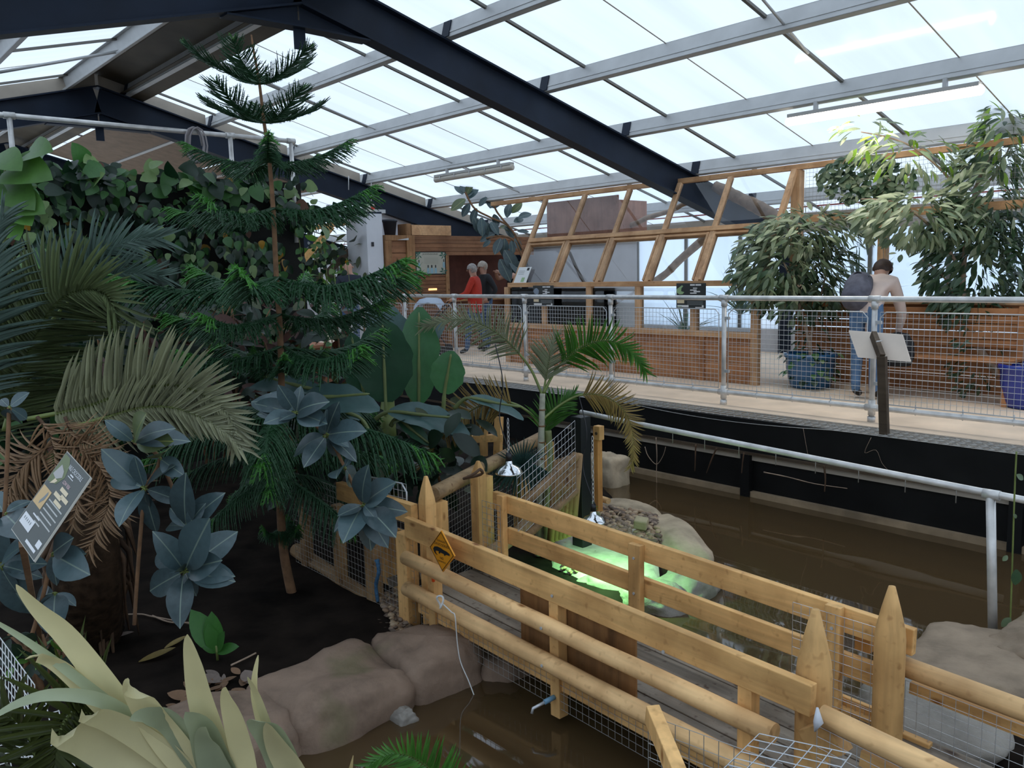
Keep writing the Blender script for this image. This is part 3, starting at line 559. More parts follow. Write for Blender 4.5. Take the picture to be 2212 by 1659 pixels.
# grey-backed sign on a dark post outside the railing
ss=thing('sign_stand','plain grey back of a tilted sign on a dark timber post by the railing','sign',(-3.4,7.2,0))
p0=aY(1916,938,7.22); p1=aY(1905,770,7.22); p2=aY(1885,722,7.3)
pst=MB(); pst.bar(V((p0.x,7.22,-.35)),V((p1.x,7.22,p1.z)),.075,.05,V((0,1,0))); pst.build('post',m_dark,ss,.003)
MB().bar(V((p1.x,7.22,p1.z-.01)),aY(1886,722,7.40),.075,.045,V((0,1,.5))).build('head_batten',m_dark,ss,.003)
c=[aY(1833,715,7.46),aY(1949,724,7.46),aY(1967,782,7.28),aY(1853,772,7.28)]
MB().prism(c,V((0,.012,.006))).build('board',flat('sign_back',(.66,.55,.45),.55,var=.05),ss)
for q in ((1893,738),(1903,772)): 
    b_=aY(*q,7.2); MB().tube([b_+V((0,.1,0)),b_+V((0,.0,0))],.006,6).build('screw',m_wire,ss)
# ---------------------------------------------------------------- hut at the end of the walkway
XH=-13.5
def h(x,y): return aX(x,y,XH)
hut=thing('timber_hut','brown slatted timber kiosk at the far end of the walkway','hut',(XH,10.3,0))
yA,yB,yC,yD=h(832,560).y,h(893,560).y,h(966,560).y,h(1100,560).y; zt=h(1000,510).z
MB().bb((XH-.05,yA,0),(XH+.03,yA+.14,zt)).build('frame_post',m_hutZ,hut,.004); MB().bb((XH-.05,yB-.16,0),(XH+.04,yB+.02,zt)).build('frame_post',m_hutZ,hut,.004)
for k in range(9): z=.01+k*(zt-.1)/9; MB().bb((XH-.03,yA+.14,z),(XH,yB-.16,z+(zt-.1)/9-.008)).build('door_board',m_hut,hut,.003)
MB().bb((XH-.05,yA,zt-.1),(XH+.035,yB+.02,zt)).build('door_head',m_hutZ,hut,.004)
for k in range(5): z=zt-.38+k*.075; MB().bb((XH-.03,yB+.02,z),(XH+.01,yD+.7,z+.07)).build('fascia_board',m_hut,hut,.003)
for k in range(20): z=.01+k*.075; MB().bb((XH-.03,yB+.02,z),(XH+.008,yC,z+.066)).build('wall_slat',m_hut,hut,.003)
MB().bb((XH-.04,yC-.06,0),(XH+.02,yC+.03,zt-.38)).build('frame_post',m_hutZ,hut,.003)
for k in range(9): z=.01+k*.1; MB().bb((XH-.03,yC+.03,z),(XH+.0,yD+.7,z+.092)).build('counter_board',m_hut,hut,.003)
MB().bb((XH-.06,yC,.93),(XH+.12,yD+.7,.97)).build('counter_top',m_hutZ,hut,.003)
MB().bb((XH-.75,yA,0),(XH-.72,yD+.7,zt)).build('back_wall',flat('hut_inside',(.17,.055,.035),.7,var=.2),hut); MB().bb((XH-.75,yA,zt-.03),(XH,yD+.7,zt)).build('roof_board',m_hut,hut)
MB().prism([(XH+.042,h(855,521).y,zt-.09),(XH+.042,h(880,521).y,zt-.05),(XH+.042,h(880,524).y,zt-.09)],(.004,0,0)).build('hinge',m_galv,hut)
sl=flat('lit_slot',(1.0,.55,.22),.5,emit=1.3); MB().bb((XH+.009,h(925,625).y,h(925,627.5).z),(XH+.016,h(943,625).y,h(943,622.5).z)).build('glowing_slot',sl,hut)
MB().bb((XH-.735,h(1040,600).y,h(1040,597).z),(XH-.728,h(1056,600).y,h(1040,577).z)).build('paper_notice',m_paper,None,label='white paper notice on the back wall inside the hut',cat='notice')
pl=thing('plank_box','stacked wooden plank boxing on the hut roof','planks',(XH,h(920,500).y,zt))
MB().bb((XH-.3,h(878,500).y,zt),(XH+.0,h(888,500).y,zt+.22)).build('end_block',m_hutZ,pl,.004); MB().bb((XH-.3,h(889,500).y,zt+.005),(XH+.01,h(974,500).y,zt+.2)).build('plank',m_cedar,pl,.004)
yq=h(855,500).y
pb=thing('plant_pot','empty dark grey plant pot standing on the hut roof','pot',(XH-.2,yq,zt)); MB().lathe((XH-.2,yq,zt),[(.0,0),(.10,0),(.135,.26),(.15,.26),(.15,.30),(.125,.30),(.10,.06),(0,.06)],20).build('pot_body',flat('grey_pot',(.03,.035,.045),.5),pb)
# poster
o=V((XH+.02,h(897,594).y,h(897,594).z)); u=V((0,h(963,594).y-h(897,594).y,0)); v=V((0,0,h(897,544).z-o.z)); n_=V((1,0,0))
t=signboard('menu_poster','cream menu poster with green leaves and blue bottles on the hut wall',o,u,v,n_,m_ink,.01,'poster')
m_post=flat('poster_cream',(.42,.40,.32),.5); m_pl=flat('poster_leaf',(.03,.11,.07),.5); m_bot=flat('bottle_blue',(.25,.40,.45),.4)
mark(t,o,u,v,n_,rect(.03,.04,.96,.97),m_post,'paper',.003)
text(t,'JOHNSONS',o,u,v,n_,.48,.89,.08,.5,flat('poster_letter',(.05,.05,.04),.6),.006)
for (cx,cy,s) in ((.1,.85,1),(.9,.85,1),(.9,.14,1),(.12,.08,1)):
    for a in range(5): 
        an=a*1.1+cx*9; mark(t,o,u,v,n_,[(cx,cy),(cx+.09*cos(an)+.02,cy+.13*sin(an)),(cx+.14*cos(an+.3),cy+.19*sin(an+.3)),(cx+.07*cos(an+.7),cy+.11*sin(an+.7))],m_pl,'leaf_print',.005)
for (cx,cy,w_) in ((.40,.05,.04),(.52,.05,.05),(.645,.05,.04),(.11,.28,.035),(.92,.30,.035)):
    mark(t,o,u,v,n_,[(cx-w_,cy),(cx+w_,cy),(cx+w_,cy+.2),(cx+w_*.4,cy+.25),(cx-w_*.4,cy+.25),(cx-w_,cy+.2)],m_bot,'bottle_print',.006); mark(t,o,u,v,n_,rect(cx-w_*.4,cy+.25,cx+w_*.4,cy+.37),m_ink,'bottle_neck_print',.006)
for k in range(5): mark(t,o,u,v,n_,rect(.28,.72-k*.06,.74,.735-k*.06),flat('poster_line',(.33,.32,.26),.6) if k==0 else bpy.data.materials['poster_line'],'text_line',.006)
# partition fittings, braces, cable tray
MB().bb((-13.525,h(803,519).y,2.02),(-13.505,h(808,519).y,2.10)).build('wall_switch',m_blk,None,label='small black switch on the white partition',cat='switch')
MB().bb((-13.525,h(808,612).y,1.28),(-13.505,h(814,612).y,1.33)).build('wall_button',m_blk,None,label='small black button low on the white partition',cat='button')
bc=thing('timber_brace','pale diagonal timber braces in the opening left of the white partition','brace',(-14.3,7.5,1.5))
for (p,q,m_,w_) in (((618,605),(717,490),m_pine,.10),((705,592),(790,505),m_dark,.11),((628,500),(792,474),m_pine,.09),((600,545),(640,495),m_pine,.09)): MB().bar(aX(*p,-14.25),aX(*q,-14.25),.07,w_).build('batten',m_,bc)
ct=thing('cable_tray','galvanised cable tray on a black bar across the opening','cable tray',(-13.9,8,2.7)); MB().bar(aX(690,468,-13.9),aX(822,463,-13.9),.08,.09).build('bar',m_black,ct); MB().bar(aX(735,455,-13.9),aX(831,457,-13.9),.06,.07).build('tray',m_galv,ct)
MB().tube([aX(753,410,-13.9),aX(753,380,-13.9)],.01,6).build('hanger_rod',m_galv,ct); MB().tube([aX(802,445,-13.9),aX(802,395,-13.9)],.01,6).build('hanger_rod',m_galv,ct)
cb=thing('control_box','small cream isolator switch box with a red knob on the cable tray','switch box',aX(800,455,-13.85)); c0=aX(800,449,-13.85); MB().box(c0,(.09,.13,.14)).build('case',flat('cream_case',(.62,.6,.5),.5),cb,.006); MB().tube([c0+V((.04,.02,0)),c0+V((.09,.02,0))],.035,12).build('knob',flat('red_knob',(.55,.04,.02),.4),cb)
c0=aX(722,456,-13.8); MB().box(c0,(.12,.26,.22)).build('equipment_box',m_white,None,.01,label='white equipment box on the cable tray above the braces',cat='box')
# ---------------------------------------------------------------- fluorescent battens
def batten(lab,x0,x1,z,lit):
    t=thing('strip_light',lab,'light',((x0+x1)/2,8.77,z)); Y=8.77
    MB().tube([(x0,Y,z),(x0+.02,Y,z),(x1-.02,Y,z),(x1,Y,z)],[.03,.048,.048,.03],14).build('diffuser',flat('lamp_lit',(1,.93,.82),.4,emit=9.0) if lit else flat('lamp_dull',(.55,.5,.42),.35),t)
    MB().bb((x0+.03,Y-.045,z+.035),(x1-.03,Y+.045,z+.075)).build('housing',flat('lamp_case',(.42,.41,.38),.5) if lit else bpy.data.materials['lamp_case'],t)
    for x in (x0+.35,x1-.35): MB().bb((x-.02,Y-.02,z+.075),(x+.02,Y+.02,zr(Y)+.01)).build('bracket',m_galv,t)
    if not lit:
        for k in range(5): x=x0+.2+k*.4; MB().bb((x-.012,Y-.052,z-.01),(x+.012,Y-.046,z+.05)).build('clip',m_galv,t)
batten('lit white fluorescent strip light under the purlin at upper right',-5.25,-3.2,3.075,True)
batten('unlit dull strip light under the purlin above the hut',-11.93,-9.9,3.085,False)
# ================================================================ people, stroller, bench
m_skin=flat('skin',(.50,.28,.20),.55); m_jean=flat('denim',(.05,.10,.20),.8,var=.25,scale=20); m_redk=flat('red_knit',(.42,.028,.012),.85,var=.15,scale=40); m_blkc=flat('black_cloth',(.012,.013,.016),.8); m_shoe=flat('shoe_black',(.01,.01,.01),.5); m_pink=flat('pale_blouse',(.66,.52,.46),.8,var=.1); m_greyh=flat('grey_hair',(.30,.27,.25),.7,var=.3,scale=30); m_blond=flat('ash_hair',(.42,.36,.30),.7,var=.3,scale=30); m_brnh=flat('brown_hair',(.045,.022,.014),.6,var=.3,scale=30); m_navy=flat('navy_shirt',(.015,.02,.035),.8); m_bluej=flat('blue_jeans',(.09,.17,.30),.8,var=.25,scale=16)
def person(name,lab,base,face,J,mats,hair=None,hairmat=None,nose=True,scale=1.0):
    """J: dict joint -> (x fwd, y left, z up, radius, slot); one continuous skinned body; hair and extras are children"""
    t=thing(name,lab,'person',base)
    fx=V((face[0],face[1],0)).normalized(); fy=V((-fx.y,fx.x,0)); base=V(base)
    W_=lambda p: base+(fx*p[0]+fy*p[1]+ZU*p[2])*scale
    E=[('pelvis','spine'),('spine','chest'),('chest','neck'),('neck','head'),('head','crown')]
    for s in 'LR': E+=[('pelvis','hip'+s),('hip'+s,'knee'+s),('knee'+s,'ankle'+s),('ankle'+s,'toe'+s),('chest','sho'+s),('sho'+s,'elb'+s),('elb'+s,'wri'+s),('wri'+s,'hand'+s)]
    names=list(J); me=bpy.data.meshes.new('body'); me.from_pydata([W_(J[n]) for n in names],[(names.index(a),names.index(b)) for a,b in E],[])
    o=bpy.data.objects.new('body',me); COL.objects.link(o); o.modifiers.new('skin','SKIN'); sv=me.skin_vertices[0].data
    for i,n in enumerate(names): r=J[n][3]*scale; sv[i].radius=(r,r*(1.0)); sv[i].use_root=(n=='pelvis')
    ss_=o.modifiers.new('sub','SUBSURF'); ss_.levels=ss_.render_levels=2
    bpy.context.view_layer.update(); m2=bpy.data.meshes.new_from_object(o.evaluated_get(bpy.context.evaluated_depsgraph_get())); bpy.data.objects.remove(o)
    m2.materials.clear()
    for m_ in mats: m2.materials.append(m_)
    segs=[(W_(J[a]),W_(J[b]),1 if b=='neck' else J[b][4]) for a,b in E]
    for p in m2.polygons:
        c=p.center; best=9;bm=0
        for a,b,k in segs:
            d=b-a; u=max(0,min(1,(c-a).dot(d)/max(d.length_squared,1e-9))); q=(c-a-d*u).length
            if q<best: best=q;bm=k
        p.material_index=bm; p.use_smooth=True
    # fingers, thumb, nose and ears join the same mesh
    mb=MB()
    for s in 'LR':
        hnd=W_(J['hand'+s]); wr=W_(J['wri'+s]); d=(hnd-wr).normalized(); sd=d.cross(ZU)
        sd=sd.normalized() if sd.length>.1 else fy
        for k in range(4):
            q=hnd+sd*((k-1.5)*.02*scale); mb.tube([q-d*.02,q+d*.035*scale,q+(d*.06+V((0,0,-.022)))*scale*(1,1.1,1.05,.85)[k]],[.010,.009,.006],6)
        q=hnd-d*.03+sd*.035*(1 if s=='L' else -1); mb.tube([q,q+sd*.03*(1 if s=='L' else -1)+d*.02,q+sd*.03*(1 if s=='L' else -1)+d*.045],[.011,.010,.006],6)
    hd=W_(J['head']); up=(W_(J['crown'])-W_(J['neck'])).normalized(); fwd=(fx-up*fx.dot(up)).normalized(); sd=up.cross(fwd); r=J['head'][3]*scale
    mb.tube([hd+fwd*r*.85+up*r*.15,hd+fwd*r*1.18-up*r*.22,hd+fwd*r*.85-up*r*.28],[r*.10,r*.17,r*.08],6)
    for e in (-1,1): mb.tube([hd+sd*e*r*.85,hd+sd*e*r*1.0+up*r*.05,hd+sd*e*r*1.05-fwd*r*.1],[r*.18,r*.26,r*.1],7)
    n0=len(m2.vertices); sk=mats.index(m_skin)
    vs=[v.co[:] for v in m2.vertices]+mb.v; fs=[tuple(p.vertices) for p in m2.polygons]+[tuple(i+n0 for i in f) for f in mb.f]; mi=[p.material_index for p in m2.polygons]+[sk]*len(mb.f)
    me=bpy.data.meshes.new('body'); me.from_pydata(vs,[],fs); [me.materials.append(m_) for m_ in mats]; me.polygons.foreach_set('material_index',mi); me.polygons.foreach_set('use_smooth',[True]*len(fs)); me.update()
    link('body',me,t)
    for e in (-1,1): MB().lathe(hd+fwd*r*.88+sd*e*r*.36+up*r*.08,[(0,-.006),(.008,-.004),(.011,0),(.008,.004),(0,.006)],8,Matrix((sd,up,fwd)).transposed()).build('eye',m_ink,t)
    MB().tube([hd+fwd*r*.90-up*r*.5-sd*r*.25,hd+fwd*r*.97-up*r*.5,hd+fwd*r*.90-up*r*.5+sd*r*.25],[.003,.006,.003],6).build('mouth',flat('lip',(.35,.12,.10),.5) if 'lip' not in bpy.data.materials else bpy.data.materials['lip'],t)
    if hair:
        vs=[];fs=[];n=14;k=9   # cap of hair round the back and top of the head, longer behind
        for i in range(k+1):
            for j in range(n):
                a=2*pi*j/n; el=pi/2-(i/k)*(pi/2+hair*max(0,.25-.75*cos(a)))*1.0; rr=r*(1.16+.05*noise.noise(V((i*.9,j*1.3,r*50))))
                vs.append(hd+up*r*.12+(fwd*cos(a)*cos(el)*.98+sd*sin(a)*cos(el))*rr+up*sin(el)*rr*1.05)
        for i in range(k):
            for j in range(n): fs.append((i*n+j,i*n+(j+1)%n,(i+1)*n+(j+1)%n,(i+1)*n+j))
        MB().add(vs,fs,True).build('hair',hairmat,t)
    return t
def stand(h=1.0):
    J=dict(pelvis=(0,0,.93,.145,0),spine=(0,0,1.10,.125,1),chest=(0,0,1.28,.14,1),neck=(.02,0,1.42,.055,2),head=(.04,0,1.55,.085,2),crown=(.03,0,1.635,.06,2))
    for s,e in (('L',1),('R',-1)):
        J.update({'hip'+s:(0,e*.09,.85,.095,0),'knee'+s:(.02,e*.09,.48,.065,0),'ankle'+s:(0,e*.09,.09,.045,0),'toe'+s:(.15,e*.10,.035,.035,3),'sho'+s:(0,e*.175,1.36,.065,1),'elb'+s:(-.03,e*.22,1.10,.05,1),'wri'+s:(.05,e*.22,.88,.035,1),'hand'+s:(.07,e*.22,.80,.034,2)})
    return J
# woman in the red cardigan pushing the stroller
J=stand(); J.update(elbL=(.10,.24,1.12,.055,1),wriL=(.36,.18,1.02,.036,1),handL=(.44,.17,1.0,.034,2),elbR=(.10,-.24,1.12,.055,1),wriR=(.36,-.18,1.02,.036,1),handR=(.44,-.17,1.0,.034,2),pelvis=(0,0,.92,.165,1),hipL=(0,.09,.80,.12,1),hipR=(0,-.09,.80,.12,1),kneeL=(.12,.09,.47,.068,0),ankleL=(.16,.09,.09,.045,0),toeL=(.30,.10,.04,.035,3),ankleR=(-.20,-.09,.12,.045,0),toeR=(-.07,-.1,.05,.035,3),kneeR=(-.06,-.09,.48,.068,0))
bw=aZ(1030,765,0); fw=(-.80,-.60)
person('person','person in a red cardigan with grey hair pushing a stroller',bw,fw,J,[m_jean,m_redk,m_skin,m_shoe],2.1,m_greyh)
# person in black behind
J=stand(); J.update(elbL=(-.1,.28,1.12,.05,1),wriL=(.04,.22,.95,.034,1),handL=(.1,.18,.93,.033,2),elbR=(-.1,-.28,1.12,.05,1),wriR=(.04,-.2,.95,.034,1),handR=(.1,-.16,.93,.033,2))
person('person','person in a black jacket standing just behind the red cardigan',aZ(1052,757,0),(-.3,-.95),J,[m_jean,m_blkc,m_skin,m_shoe],2.2,m_blond,scale=1.03)
# person with raised arms at the hut counter
J=stand(); J.update(elbL=(.22,.26,1.30,.05,2),wriL=(.34,.05,1.42,.034,2),handL=(.36,-.02,1.43,.033,2),elbR=(.22,-.26,1.28,.05,2),wriR=(.34,-.05,1.38,.034,2),handR=(.36,.02,1.40,.033,2))
person('person','person in dark clothes with raised forearms at the right of the hut',aZ(1112,742,0),(-.3,-.95),J,[m_jean,m_blkc,m_skin,m_shoe],1.0,m_brnh,scale=1.06)
# bald man seen from behind on the left
J=stand(); pb_=aZ(752,566,1.74); 
person('person','bald person in a dark shirt with his back turned beside the white partition',(pb_.x,pb_.y,0),(-.9,.35),J,[m_jean,m_navy,m_skin,m_shoe],None,None,scale=1.06)
# person bending over by the bench
J=stand(); J.update(pelvis=(-.05,0,.90,.15,0),spine=(.06,0,1.04,.135,1),chest=(.20,0,1.17,.15,1),neck=(.32,0,1.25,.06,2),head=(.41,0,1.33,.088,2),crown=(.47,0,1.39,.06,2),shoL=(.24,.18,1.19,.075,1),shoR=(.24,-.18,1.19,.075,1),elbL=(.40,.22,.86,.052,1),wriL=(.48,.16,.68,.036,1),handL=(.52,.13,.62,.034,2),elbR=(.40,-.22,.86,.052,1),wriR=(.48,-.16,.68,.036,1),handR=(.52,-.13,.62,.034,2))
bp_=aZ(1866,862,0); fb=(-.1,1.0)
pr=person('person','bending person in a pale pink top and blue jeans by the bench',bp_,fb,J,[m_bluej,m_pink,m_skin,m_shoe],1.2,m_brnh,scale=1.06)
bk=thing('backpack','grey backpack worn by the bending person','backpack',bp_+V((0,0,1.1)))
c=bp_+V((-.10,-.02,1.19)); Mb=Euler((0,0,math.atan2(fb[1],fb[0]))).to_matrix()@Euler((0,-.5,0)).to_matrix()
MB().lathe(c,[(0,-.22),(.10,-.21),(.145,-.14),(.15,.05),(.12,.17),(.05,.22),(0,.23)],14,Mb@Euler((0,rad(70),0)).to_matrix()).build('bag_body',flat('bag_grey',(.10,.10,.13),.8,var=.3,scale=14),bk)
MB().tube([c+V((-.1,0,.13)),c+V((0,0,.20)),c+V((.1,.05,.14))],.014,6).build('strap',m_blkc,bk)
hb=bp_+V((.22,.30,.55)); MB().lathe(hb,[(0,-.20),(.13,-.19),(.17,-.1),(.16,.06),(.10,.16),(0,.18)],14).build('handbag',m_blkc,None,label='soft black bag hanging in front of the bending person',cat='bag')
# stroller
st=thing('stroller','folding baby stroller with a pale blue hood beside the railing','stroller',bw+V((fw[0]*.75,fw[1]*.75,0)))
F_=V((fw[0],fw[1],0)).normalized(); L_=V((-F_.y,F_.x,0)); B_=bw+F_*.45
for e in (-1,1):
    MB().tube([B_+L_*.17*e+ZU*1.0,B_+F_*.25+L_*.17*e+ZU*.75,B_+F_*.75+L_*.2*e+ZU*.10],.012,7).build('frame_tube',m_blk,st)
    MB().tube([B_+F_*.15+L_*.2*e+ZU*.10,B_+F_*.45+L_*.17*e+ZU*.55],.012,7).build('frame_tube',m_blk,st)
    for q in (.15,.78): 
        c=B_+F_*q+L_*.22*e+ZU*.09; MB().tube([c-L_*.02,c+L_*.02],.085,16).build('wheel',m_blk,st)
MB().tube([B_-L_*.19+ZU*1.0,B_+L_*.19+ZU*1.0],.015,8).build('handle',m_blk,st)
q=[B_+F_*.15+ZU*.86,B_+F_*.24+ZU*.98,B_+F_*.4+ZU*1.02,B_+F_*.58+ZU*.98,B_+F_*.68+ZU*.88]
MB().add([p+L_*e*.19 for e in(-1,-.6,.6,1) for p in [x+(ZU*.05 if abs(e)<.8 else ZU*-.05) for x in q]],[(i*5+j,i*5+j+1,(i+1)*5+j+1,(i+1)*5+j) for i in range(3) for j in range(4)],True).build('hood',flat('hood_blue',(.45,.52,.62),.7),st)
MB().bar(B_+F_*.25+ZU*.62,B_+F_*.55+ZU*.42,.32,.10).build('seat',m_navy,st)
# bench
bx=[aZ(1838,852,0),aZ(2085,862,0)]; yb=9.45
bn=thing('bench','brown timber bench with slatted backrest in front of the slatted wall','bench',((bx[0].x+bx[1].x)/2,yb,0))
xa,xb=bx[0].x,bx[0].x+1.55
for k in range(4): MB().bb((xa-.05,yb-.18+k*.10,.44),(xb+.05,yb-.18+k*.10+.088,.47)).build('seat_slat',m_clad,bn,.003)
for k in range(5): MB().bb((xa-.05,yb+.24,.56+k*.085),(xb+.05,yb+.265,.56+k*.085+.075)).build('backrest_slat',m_clad,bn,.003)
for x in (xa,xb):
    for y in (yb-.14,yb+.20): MB().bar((x,y-.03 if y<yb else y+.04,0),(x,y,.44),.06,.06,V((0,1,0))).build('leg',m_clad,bn,.003)
    MB().bb((x-.03,yb+.20,.44),(x+.03,yb+.24,1.0)).build('back_post',m_clad,bn,.003)
# ================================================================ leaf and plant makers
def leafmesh(name,prof,mat,droop=.15,fold=.12,nx=6,tipcurl=0,wob=0,seed=0):
    """unit leaf along +X, half-width profile prof(t), normal +Z"""
    vs=[];fs=[]; rr=random.Random(seed)
    for i in range(nx+1):
        t=i/nx; w=max(prof(t),.0015); z=-droop*t*t-tipcurl*max(0,t-.7)**2*6; ww=wob*sin(t*17+seed)
        vs+=[(t,-w,z+fold*w+ww),(t,0,z),(t,w,z+fold*w-ww)]
    for i in range(nx): fs+=[(i*3,i*3+3,i*3+4,i*3+1),(i*3+1,i*3+4,i*3+5,i*3+2)]
    return MB().add(vs,fs,True).mesh(name,mat)
P_ell=lambda w: (lambda t: w*(max(0,sin(pi*min(1,t*.97+.03)))**.75))
P_lance=lambda w: (lambda t: w*(sin(pi*min(1,t**.75)))**.9 if t<1 else 0)
P_heart=lambda w: (lambda t: w*(.55+2.2*t if t<.2 else 1.0*cos((t-.2)/.8*pi/2)**.75) if t>.01 else w*.35)
P_blade=lambda w: (lambda t: w*min(1,t*5+.35)*(1-t**3)**.8)
P_strap=lambda w: (lambda t: w*min(1,t*3+.3)*(1-t**2.2)**.7)
def frame(p,d,n,sx,sy=None,sz=None):
    d=V(d).normalized(); n=V(n); y=n.cross(d)
    if y.length<1e-4: y=V((0,1,0)).cross(d)
    y.normalize(); n=d.cross(y); sy=sy or sx; sz=sz or sx
    return Matrix(((d.x*sx,y.x*sy,n.x*sz,p[0]),(d.y*sx,y.y*sy,n.y*sz,p[1]),(d.z*sx,y.z*sy,n.z*sz,p[2]),(0,0,0,1)))
def foliage(parent,meshes,items,nmax=300,name='leaf'):
    """items: (matrix, mesh index). The nearest nmax are parts of their own, the rest one stuff mesh"""
    items=sorted(items,key=lambda it:(it[0].translation-CAM).length-it[0].to_scale()[0]*4)
    inv=wloc(parent).inverted()
    for M_,k in items[:nmax]:
        o=bpy.data.objects.new(name,meshes[k]); COL.objects.link(o); o.parent=parent; o.matrix_parent_inverse=inv; o.matrix_basis=M_
    rest=items[nmax:]
    if rest:
        vs=[];fs=[];mi=[]; cache={}
        for k,me in enumerate(meshes):
            co=np.empty(len(me.vertices)*3); me.vertices.foreach_get('co',co); cache[k]=(np.c_[co.reshape(-1,3),np.ones(len(me.vertices))],[tuple(p.vertices) for p in me.polygons])
        n=0
        for M_,k in rest:
            co,fc=cache[k]; vs.append((co@np.array(M_).T)[:,:3]); fs+=[tuple(i+n for i in f) for f in fc]; mi+=[k]*len(fc); n+=len(co)
        me=bpy.data.meshes.new('foliage'); me.from_pydata(np.concatenate(vs).tolist(),[],fs)
        for m_ in meshes: me.materials.append(m_.materials[0])
        me.polygons.foreach_set('material_index',mi); me.polygons.foreach_set('use_smooth',[True]*len(fs)); me.update(); link('foliage',me,parent,kind='stuff')
def spline(P,n=6):
    P=[V(p) for p in P]; Q=[]; k=len(P)
    for i in range(k-1):
        p0=P[max(i-1,0)];p1=P[i];p2=P[i+1];p3=P[min(i+2,k-1)]
        for j in range(n):
            t=j/n; Q.append(.5*((2*p1)+(p2-p0)*t+(2*p0-5*p1+4*p2-p3)*t*t+(3*p1-p0-3*p2+p3)*t**3))
    return Q+[P[-1]]
def frond(parent,pts,r,meshes,n,L,wd,ang=60,lift=.25,start=.12,nrm=None,own=False,stemmat=None,prof=None,drop=0,name='frond',sides=(-1,1),jit=.12):
    """pinnate palm frond: rachis along pts, leaflets on both sides; own=True makes every leaflet a sub-part"""
    Q=spline(pts); N=len(Q); mb=MB(); mb.tube(Q,[lerp(r,r*.25,i/(N-1)) for i in range(N)],6)
    fo=mb.build(name,stemmat or m_stem,parent); cum=[0]
    for i in range(N-1): cum.append(cum[-1]+(Q[i+1]-Q[i]).length)
    T=cum[-1]; items=[]; prof=prof or (lambda s: .45+.55*sin(pi*min(1,s*1.05+.12)) if s<.9 else .5)
    for k in range(n):
        s=start+(1-start)*(k+.5)/n; dist=s*T; i=max(j for j in range(N-1) if cum[j]<=dist); f=(dist-cum[i])/max(cum[i+1]-cum[i],1e-6); p=lerp(Q[i],Q[i+1],f); tg=(Q[i+1]-Q[i]).normalized()
        up=nrm if nrm is not None else ZU; sd=tg.cross(up); 
        if sd.length<.05: sd=tg.cross(V((0,1,0)))
        sd.normalize(); u=sd.cross(tg); a=rad(lerp(ang,ang*.35,max(0,s-.55)/.45))
        for e in sides:
            aj=a+R.uniform(-jit,jit); d=(tg*cos(aj)+sd*e*sin(aj)*cos(lift)+u*sin(lift)*sin(aj)+V((0,0,-drop))).normalized(); l=L*prof(s)*R.uniform(.9,1.08)
            items.append((frame(p,d,u+sd*(-e)*.35,l,wd*R.uniform(.85,1.15),l),R.randrange(len(meshes))))
    if own: foliage(fo,meshes,items,400,'leaflet')
    else: foliage(fo,meshes,items,0)
    return fo
m_ivy=[leafmat('pothos_dark',(.011,.036,.015),rough=.33),leafmat('pothos_mid',(.065,.17,.048),rough=.38),leafmat('pothos_pale',(.20,.30,.11),rough=.42),leafmat('pothos_yellow',(.42,.22,.02),rough=.5),leafmat('pothos_brown',(.13,.06,.035),rough=.7)]
m_big=leafmat('pothos_large',(.085,.19,.04),rough=.4)
m_pinel=leafmat('pine_needle',(.016,.066,.022),rough=.5,trans=.1); m_pinet=leafmat('pine_tip',(.055,.20,.03),rough=.5,trans=.15)
m_phx=leafmat('date_palm',(.33,.335,.21),rough=.42,trans=.15); m_phx2=leafmat('date_palm_green',(.15,.185,.085),rough=.45,trans=.2); m_phxb=leafmat('date_palm_blue',(.16,.23,.19),rough=.4,trans=.2); m_dead=leafmat('dead_frond',(.42,.28,.17),rough=.7,trans=.1)
m_rub=leafmat('rubber_leaf',(.062,.098,.104),rough=.28,trans=.05,var=.35,vein=(.20,.26,.21)); m_rub2=leafmat('rubber_leaf_green',(.09,.12,.05),rough=.3,trans=.1,vein=(.3,.32,.10))
m_ban=leafmat('banana_leaf',(.065,.17,.07),rough=.4,trans=.3); m_ban2=leafmat('banana_blue',(.075,.14,.13),rough=.33,trans=.1); m_ban3=leafmat('banana_dark',(.028,.080,.040),rough=.4,trans=.2)
m_arc=leafmat('areca_leaf',(.09,.23,.045),rough=.45,trans=.3); m_arcd=leafmat('areca_dry',(.38,.28,.11),rough=.6,trans=.15); m_arcg=leafmat('areca_grey',(.32,.34,.22),rough=.45,trans=.2); m_fan=leafmat('fan_leaf',(.045,.10,.085),rough=.4,trans=.15)
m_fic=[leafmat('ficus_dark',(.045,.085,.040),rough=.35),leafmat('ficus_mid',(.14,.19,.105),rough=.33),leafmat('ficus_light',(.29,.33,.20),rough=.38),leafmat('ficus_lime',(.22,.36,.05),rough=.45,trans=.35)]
m_agv=leafmat('pale_blade',(.60,.54,.30),rough=.5,trans=.15,var=.18); m_agv2=leafmat('pale_blade_green',(.34,.38,.24),rough=.45,trans=.15)
ivyM=[leafmesh('ivy_leaf%d'%i,P_heart(.42),m_ivy[i],.12,.2,7,wob=.01,seed=i) for i in range(5)]
lance=lambda nm,mat,w=.5,dr=.22: [leafmesh(nm+str(i),P_blade(w),mat,dr*k,.25,7) for i,k in enumerate((.3,.8,1.4))]
L_phx=lance('phx',m_phx); L_phx2=lance('phxg',m_phx2); L_phxb=lance('phxb',m_phxb); L_dead=lance('phxd',m_dead,.5,.5); L_arc=lance('arc',m_arc); L_arcd=lance('arcd',m_arcd); L_arcg=lance('arcg',m_arcg); L_fan=lance('fan',m_fan)
L_rub=[leafmesh('rubber%d'%i,P_ell(.26),m_rub,d,.22,8) for i,d in enumerate((.05,.18,.3))]+[leafmesh('rubberg',P_ell(.27),m_rub2,.12,.2,8)]
